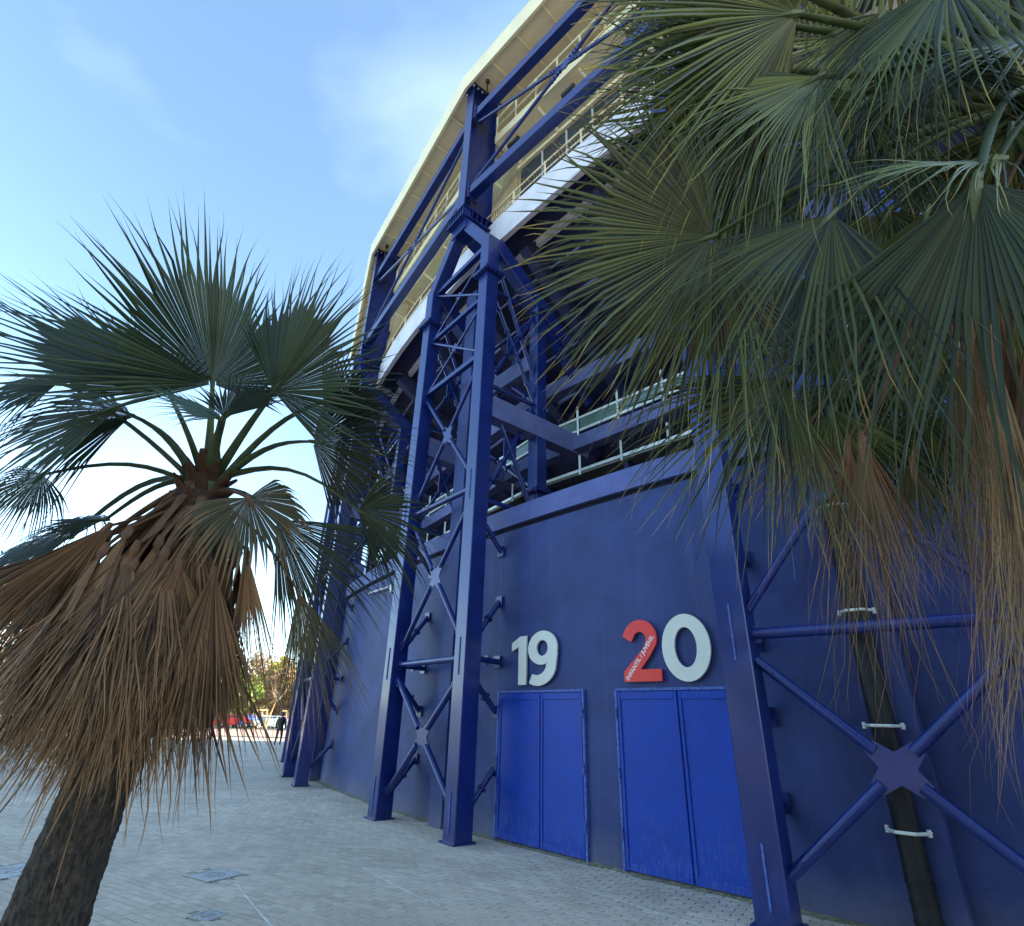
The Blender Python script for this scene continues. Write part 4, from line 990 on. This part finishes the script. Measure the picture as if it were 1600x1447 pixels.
# ------------------------------------------------------------------ distance: cars, trees, lamp post, stakes, person
def treemat(name, c0, c1):
    m = bpy.data.materials.new(name); m.use_nodes = True; t = m.node_tree; b = t.nodes['Principled BSDF']; b.inputs['Roughness'].default_value = .7
    g = t.nodes.new('ShaderNodeNewGeometry'); r = t.nodes.new('ShaderNodeValToRGB'); r.color_ramp.elements[0].color = (*c0, 1); r.color_ramp.elements[1].color = (*c1, 1)
    t.links.new(g.outputs['Random Per Island'], r.inputs[0]); t.links.new(r.outputs[0], b.inputs['Base Color'])
    tb = t.nodes.new('ShaderNodeBsdfTranslucent'); t.links.new(r.outputs[0], tb.inputs[0]); ms = t.nodes.new('ShaderNodeMixShader'); ms.inputs[0].default_value = .3
    t.links.new(b.outputs[0], ms.inputs[1]); t.links.new(tb.outputs[0], ms.inputs[2]); t.links.new(ms.outputs[0], t.nodes['Material Output'].inputs[0]); return m
M['tgreen'] = treemat('green_foliage', (.08, .14, .02), (.28, .34, .06))
M['tdark'] = treemat('dark_foliage', (.03, .06, .02), (.08, .13, .04))
M['tyel'] = treemat('yellow_foliage', (.3, .28, .05), (.5, .44, .1))
M['tbrown'] = treemat('brown_winter_foliage', (.26, .16, .08), (.48, .33, .19))
def tree(loc, h, rad_, mt, label, seed, conic=False, n=2600, trunk_h=.3, leafs=.28):
    rr = random.Random(seed); t = thing('pine_tree' if conic else 'tree', label, 'tree', loc, 0, 'trees beyond the car park')
    mb = MB(); mb.tube((0, 0, -.05), (rr.uniform(-.2, .2), 0, h*.8), h*.022, 8, h*.006)
    for k in range(9):
        a = rr.uniform(0, 2*PI); z0 = h*rr.uniform(trunk_h, .7); e = Vector((math.cos(a)*rad_*.75, math.sin(a)*rad_*.75, z0+h*.18)); mb.tube((0, 0, z0), e, h*.009, 6, h*.003)
    mb.build('trunk', 'barkg', t)
    blobs = []
    for k in range(16):
        a = rr.uniform(0, 2*PI); z0 = rr.uniform(trunk_h+.08, .95)
        rm = rad_*(1-z0)*1.3 if conic else rad_*math.sin(PI*min(1, max(.12, (z0-trunk_h+.1)/(1.1-trunk_h))))
        q_ = rr.uniform(.2, .95)*rm; blobs.append((Vector((math.cos(a)*q_, math.sin(a)*q_, z0*h)), rad_*rr.uniform(.2, .42)*(.6 if conic else 1)))
    mb = MB()
    for k in range(n):
        c, r_ = rr.choice(blobs); v = Vector((rr.gauss(0, 1), rr.gauss(0, 1), rr.gauss(0, .8))); v.normalize(); p = c+v*r_*rr.uniform(.55, 1.05)
        u = Vector((rr.gauss(0, 1), rr.gauss(0, 1), rr.gauss(0, 1))).normalized(); w_ = u.cross(Vector((rr.gauss(0, 1), rr.gauss(0, 1), rr.gauss(0, 1)))).normalized(); s_ = leafs*rr.uniform(.5, 1.2)
        m0 = len(mb.v); mb.v += [p-u*s_, p+w_*s_*.5, p+u*s_, p-w_*s_*.5]; mb.f.append([m0, m0+1, m0+2, m0+3])
    me = bpy.data.meshes.new('crown'); me.from_pydata([tuple(v) for v in mb.v], [], mb.f); me.materials.append(M[mt]); link('crown', me, t)
    return t
def grd(px, dist):
    v = RM @ Vector((px-CX, -(1120-CY), -F)); v.z = 0; v.normalize(); return v*dist
tr_ = [ # px, distance, height, radius, mat, conic
 (352, 84, 6.5, 3.2, 'tgreen', 0, 'yellow-green leafy tree just right of the palm skirt'), (392, 112, 11, 5.5, 'tbrown', 0, 'russet tree under the pale sky gap'),
 (428, 118, 11.5, 3.4, 'tyel', 1, 'tall pointed pine above the russet trees'), (418, 105, 9.5, 4.5, 'tyel', 0, 'yellow-green tree beside the pointed pine'),
 (440, 100, 9, 5, 'tbrown', 0, 'russet tree behind the dark lamp post'), (455, 110, 9.8, 5.2, 'tbrown', 0, 'russet tree left of the farthest tower leg'),
 (478, 96, 8.5, 4.5, 'tyel', 0, 'yellow-green tree touching the farthest tower leg'), (300, 100, 11, 6, 'tgreen', 0, 'green tree hidden by the palm skirt'),
 (250, 95, 10, 6, 'tbrown', 0, 'russet tree behind the palm skirt'), (190, 90, 11, 6, 'tgreen', 0, 'green tree behind the palm trunk'),
 (60, 78, 14, 7, 'tgreen', 0, 'large green tree above the white cars at the left edge'), (-30, 70, 14, 7, 'tdark', 0, 'dark green tree at the left edge'), (120, 84, 10, 6, 'tbrown', 0, 'russet tree over the white cars'),
 (500, 104, 9, 5, 'tbrown', 0, 'russet tree behind the tower legs'), (20, 95, 9, 6, 'tyel', 0, 'yellow tree low behind the white cars'), (335, 125, 11, 6, 'tbrown', 0, 'far russet tree between palm skirt and gap')]
for k, (px, ds, h_, r_, mt, con, lb) in enumerate(tr_): tree(grd(px, ds), h_, r_, mt, lb, 40+k, bool(con), leafs=.36, trunk_h=.12 if mt == 'tbrown' else .25, n=2300)
# dark trees added out of view to keep open sky off the blue paint
for k in range(9):
    a = rad(182+k*12.5); d_ = 27+3*math.sin(k*2.1)
    tree(Vector((math.cos(a)*d_, math.sin(a)*d_, 0)), 11+1.5*math.sin(k*1.7), 5.2, 'tdark', ['added unseen tree nearest the left palm, screening the sky', 'added unseen tree second from the left palm, screening the sky', 'leaning unseen tree added to the west as a sky screen', 'tall unseen tree added to the west as a sky screen', 'unseen tree added to the south-west as a sky screen', 'rounded unseen tree added to the south as a sky screen', 'unseen tree added straight behind the viewpoint to screen the sky', 'low unseen tree added behind the viewpoint to screen the sky', 'last of the added unseen sky-screening trees, towards the stadium'][k], 90+k, n=1500, leafs=.55, trunk_h=.1)
# hill behind
mb = MB(); n = 60
for i in range(n+1):
    a = rad(60+110*i/n); r0, r1 = 150, 230
    hh = 6+5*noise.noise(Vector((i*.17, 2.3, 0)))+3*noise.noise(Vector((i*.5, 1.3, 0)))
    mb.v += [Vector((math.cos(a)*r0, math.sin(a)*r0, -.3)), Vector((math.cos(a)*(r0+30), math.sin(a)*(r0+30), hh*.8)), Vector((math.cos(a)*r1, math.sin(a)*r1, hh*1.3)), Vector((math.cos(a)*300, math.sin(a)*300, -.3))]
for i in range(n):
    for j in range(3): mb.f.append([4*i+j, 4*i+4+j, 4*i+5+j, 4*i+1+j])
M['hill'] = mat('dry_hillside', (.22, .17, .09), .95, .1, noise_s=.12, noise_a=.6)
mb.build('hill', 'hill', smooth=True, kind='structure')

def car(loc, rz, col, label):
    m = mat('car_paint', col, .25, .5, coat=.6); t = thing('parked_car', label, 'car', loc, rz, 'cars parked in front of the trees')
    prof = [(-2.1, .35), (-2.12, .7), (-1.95, .86), (-1.45, .93), (-.95, 1.38), (.75, 1.42), (1.55, .98), (1.95, .9), (2.1, .62), (2.1, .35)]
    mb = MB(); ws = [.8, .84, .84, .82, .62, .62, .8, .82, .84, .8]
    for s_ in (-1, 1):
        for (x, z), w_ in zip(prof, ws): mb.v.append(Vector((x, s_*w_, z)))
    k = len(prof)
    mb.f = [list(range(k)), list(range(2*k-1, k-1, -1))]
    for i in range(k): j = (i+1) % k; mb.f.append([i, i+k, j+k, j])
    mb.build('body', m, t, bevel=.03)
    for s_ in (-1, 1):
        mb = MB()
        mb.plate([(-1.25, s_*.775, .97), (-.88, s_*.655, 1.3), (-.05, s_*.65, 1.33), (-.05, s_*.785, .97)], .02, (0, 1, 0)).build('side_window', 'glass', t)
        mb = MB(); mb.plate([(.03, s_*.785, .97), (.03, s_*.65, 1.33), (.72, s_*.65, 1.33), (1.3, s_*.77, .98)], .02, (0, 1, 0)).build('side_window', 'glass', t)
        for x in (-1.3, 1.3):
            wh = MB().tube((x, s_*.7, .32), (x, s_*.86, .32), .32, 16).build('wheel', 'black', t)
            MB().tube((x, s_*.86, .32), (x, s_*.875, .32), .19, 10).build('rim', 'galv', wh)
        MB().box((2.09, s_*.6, .72), (.06, .32, .13)).build('headlight', 'digit', t)
    MB().plate([(-1.43, -.66, .97), (-1.43, .66, .97), (-1.02, .56, 1.33), (-1.02, -.56, 1.33)], .02, (-1, 0, 1)).build('rear_window', 'glass', t)
    MB().plate([(1.5, -.66, 1.03), (1.5, .66, 1.03), (.85, .56, 1.38), (.85, -.56, 1.38)], .02, (1, 0, 1.5)).build('windscreen', 'glass', t)
    return t
for px, ds, rz, c_, lb in ((368, 76, .3, (.5, .02, .03), 'red parked car next to the palm skirt'), (391, 77, 1.2, (.03, .1, .5), 'blue parked car between the red car and the stakes'),
        (425, 74, .5, (.35, .42, .44), 'silver grey parked car behind the wooden stakes'), (405, 82, 1.0, (.5, .55, .6), 'light grey car half hidden behind the silver car'), (448, 80, .4, (.5, .3, .3), 'pinkish parked car beside the walking person'),
        (15, 66, .4, (.6, .62, .65), 'white parked car at the left edge'), (60, 68, .4, (.62, .6, .6), 'white parked car glimpsed through the skirt fringe'), (105, 70, .5, (.6, .6, .62), 'white parked car nearest the skirt at left')):
    car(grd(px, ds), rz, c_, lb)
# stakes and young tree
p0 = gp(396, 1142.5)
t = thing('tree_stakes', 'pale wooden stakes and crossbar round a young bare tree', 'tree stakes', p0)
sx = (gp(412, 1142.5)-p0)
for f in (0, .5, 1.0): MB().tube(sx*f, sx*f+Vector((0, 0, 2.0)), .05, 8).build('stake', 'woods', t)
MB().bar(Vector((0, 0, 1.95)), sx+Vector((0, 0, 1.95)), .06, .1).build('crossbar', 'woods', t)
p1 = gp(437, 1139)
t = thing('tree_stakes', 'wooden stake frame right of the dark lamp post', 'tree stakes', p1)
for f in (0, 1.0): MB().tube(sx*.5*f, sx*.5*f+Vector((0, 0, 2.0)), .05, 8).build('stake', 'woods', t)
MB().bar(Vector((0, 0, 1.95)), sx*.5+Vector((0, 0, 1.95)), .06, .1).build('crossbar', 'woods', t)
p2 = gp(414, 1140)
t = thing('young_tree', 'young bare tree with pale leaning trunk beside the stakes', 'tree', p2)
MB().path([(0, 0, 0), (.25, 0, 1.5), (.7, 0, 3.2)], [.13, .11, .07], 8).build('trunk', 'woods', t)
for k in range(7):
    a = k*.9; MB().path([(.5+.03*k, 0, 2.6+.08*k), (.7+.6*math.cos(a), .6*math.sin(a), 3.5+.1*k), (.8+1.1*math.cos(a), 1.1*math.sin(a), 4.4+.15*k)], [.05, .03, .008], 6).build('branch', 'barkg', t)
p3 = gp(433, 1137)
t = thing('lamp_post', 'tall thin dark lamp post above the walking person', 'lamp post', p3)
MB().tube((0, 0, 0), (0, 0, 8.2), .1, 10, .06).build('pole', 'black', t); MB().box((.35, 0, 8.25), (.8, .25, .1)).build('lamp_head', 'black', t, bevel=.02); MB().tube((0, 0, 0), (0, 0, .5), .16, 10).build('base', 'black', t)

# person seen from behind, walking away in dark clothes
def person(loc, rz):
    t = thing('person', 'person in dark jacket and trousers walking away beside the farthest tower leg', 'person', loc, rz)
    J = {'pelvis': (0, 0, .92), 'waist': (0, .02, 1.08), 'chest': (0, .05, 1.32), 'neck': (0, .07, 1.49), 'head0': (0, .09, 1.58), 'head': (0, .1, 1.68),
         'hl': (.1, 0, .88), 'kl': (.12, .14, .5), 'al': (.13, -.02, .1), 'tl': (.14, .12, .04), 'hr': (-.1, 0, .88), 'kr': (-.11, -.02, .5), 'ar': (-.12, -.3, .14), 'tr': (-.12, -.2, .04),
         'sl': (.19, .05, 1.42), 'el': (.26, -.06, 1.16), 'wl': (.27, .05, .93), 'fl': (.27, .08, .84), 'sr': (-.19, .05, 1.42), 'er': (-.26, .0, 1.15), 'wr': (-.26, .18, .97), 'fr': (-.26, .24, .9)}
    Rr = {'pelvis': .15, 'waist': .14, 'chest': .17, 'neck': .06, 'head0': .08, 'head': .1, 'hl': .1, 'kl': .065, 'al': .045, 'tl': .04, 'hr': .1, 'kr': .065, 'ar': .045, 'tr': .04, 'sl': .075, 'el': .055, 'wl': .04, 'fl': .035, 'sr': .075, 'er': .055, 'wr': .04, 'fr': .035}
    Ed = [('pelvis', 'waist'), ('waist', 'chest'), ('chest', 'neck'), ('neck', 'head0'), ('head0', 'head'), ('pelvis', 'hl'), ('hl', 'kl'), ('kl', 'al'), ('al', 'tl'), ('pelvis', 'hr'), ('hr', 'kr'), ('kr', 'ar'), ('ar', 'tr'), ('chest', 'sl'), ('sl', 'el'), ('el', 'wl'), ('wl', 'fl'), ('chest', 'sr'), ('sr', 'er'), ('er', 'wr'), ('wr', 'fr')]
    nm = list(J); me = bpy.data.meshes.new('body'); me.from_pydata([J[k] for k in nm], [(nm.index(a), nm.index(b)) for a, b in Ed], [])
    o = bpy.data.objects.new('tmp', me); COL.objects.link(o); sk_ = o.modifiers.new('s', 'SKIN')
    for i, k in enumerate(nm): me.skin_vertices[0].data[i].radius = (Rr[k]*(1.15 if k in ('chest', 'pelvis', 'waist') else 1), Rr[k]*(.8 if k in ('chest', 'pelvis', 'waist') else 1))
    me.skin_vertices[0].data[0].use_root = True
    o.modifiers.new('u', 'SUBSURF').levels = 2
    dg = bpy.context.evaluated_depsgraph_get(); m2 = bpy.data.meshes.new_from_object(o.evaluated_get(dg)); bpy.data.objects.remove(o)
    for c in ('black', 'skin', 'jacket', 'trouser'): m2.materials.append(M[c])
    for p in m2.polygons:
        z = p.center.z; x = abs(p.center.x)
        p.material_index = 0 if z < .09 else (1 if z > 1.5 or (x > .22 and z < .93) else (2 if z > .88 else 3)); p.use_smooth = True
    link('body', m2, t)
    MB().path([(0, .07, 1.6), (0, .07, 1.7), (0, .08, 1.78), (0, .09, 1.8)], [.1, .115, .08, .02], 12).build('hair', 'black', t, smooth=True)
    MB().box((-.05, -.13, 1.25), (.3, .16, .38)).build('backpack', 'black', t, bevel=.04)
M['skin'] = mat('skin', (.4, .2, .15), .6); M['jacket'] = mat('dark_jacket', (.02, .03, .035), .8, noise_s=5, noise_a=.3); M['trouser'] = mat('dark_trousers', (.012, .013, .02), .8, noise_s=5, noise_a=.3)
person(gp(433, 1165), .2)
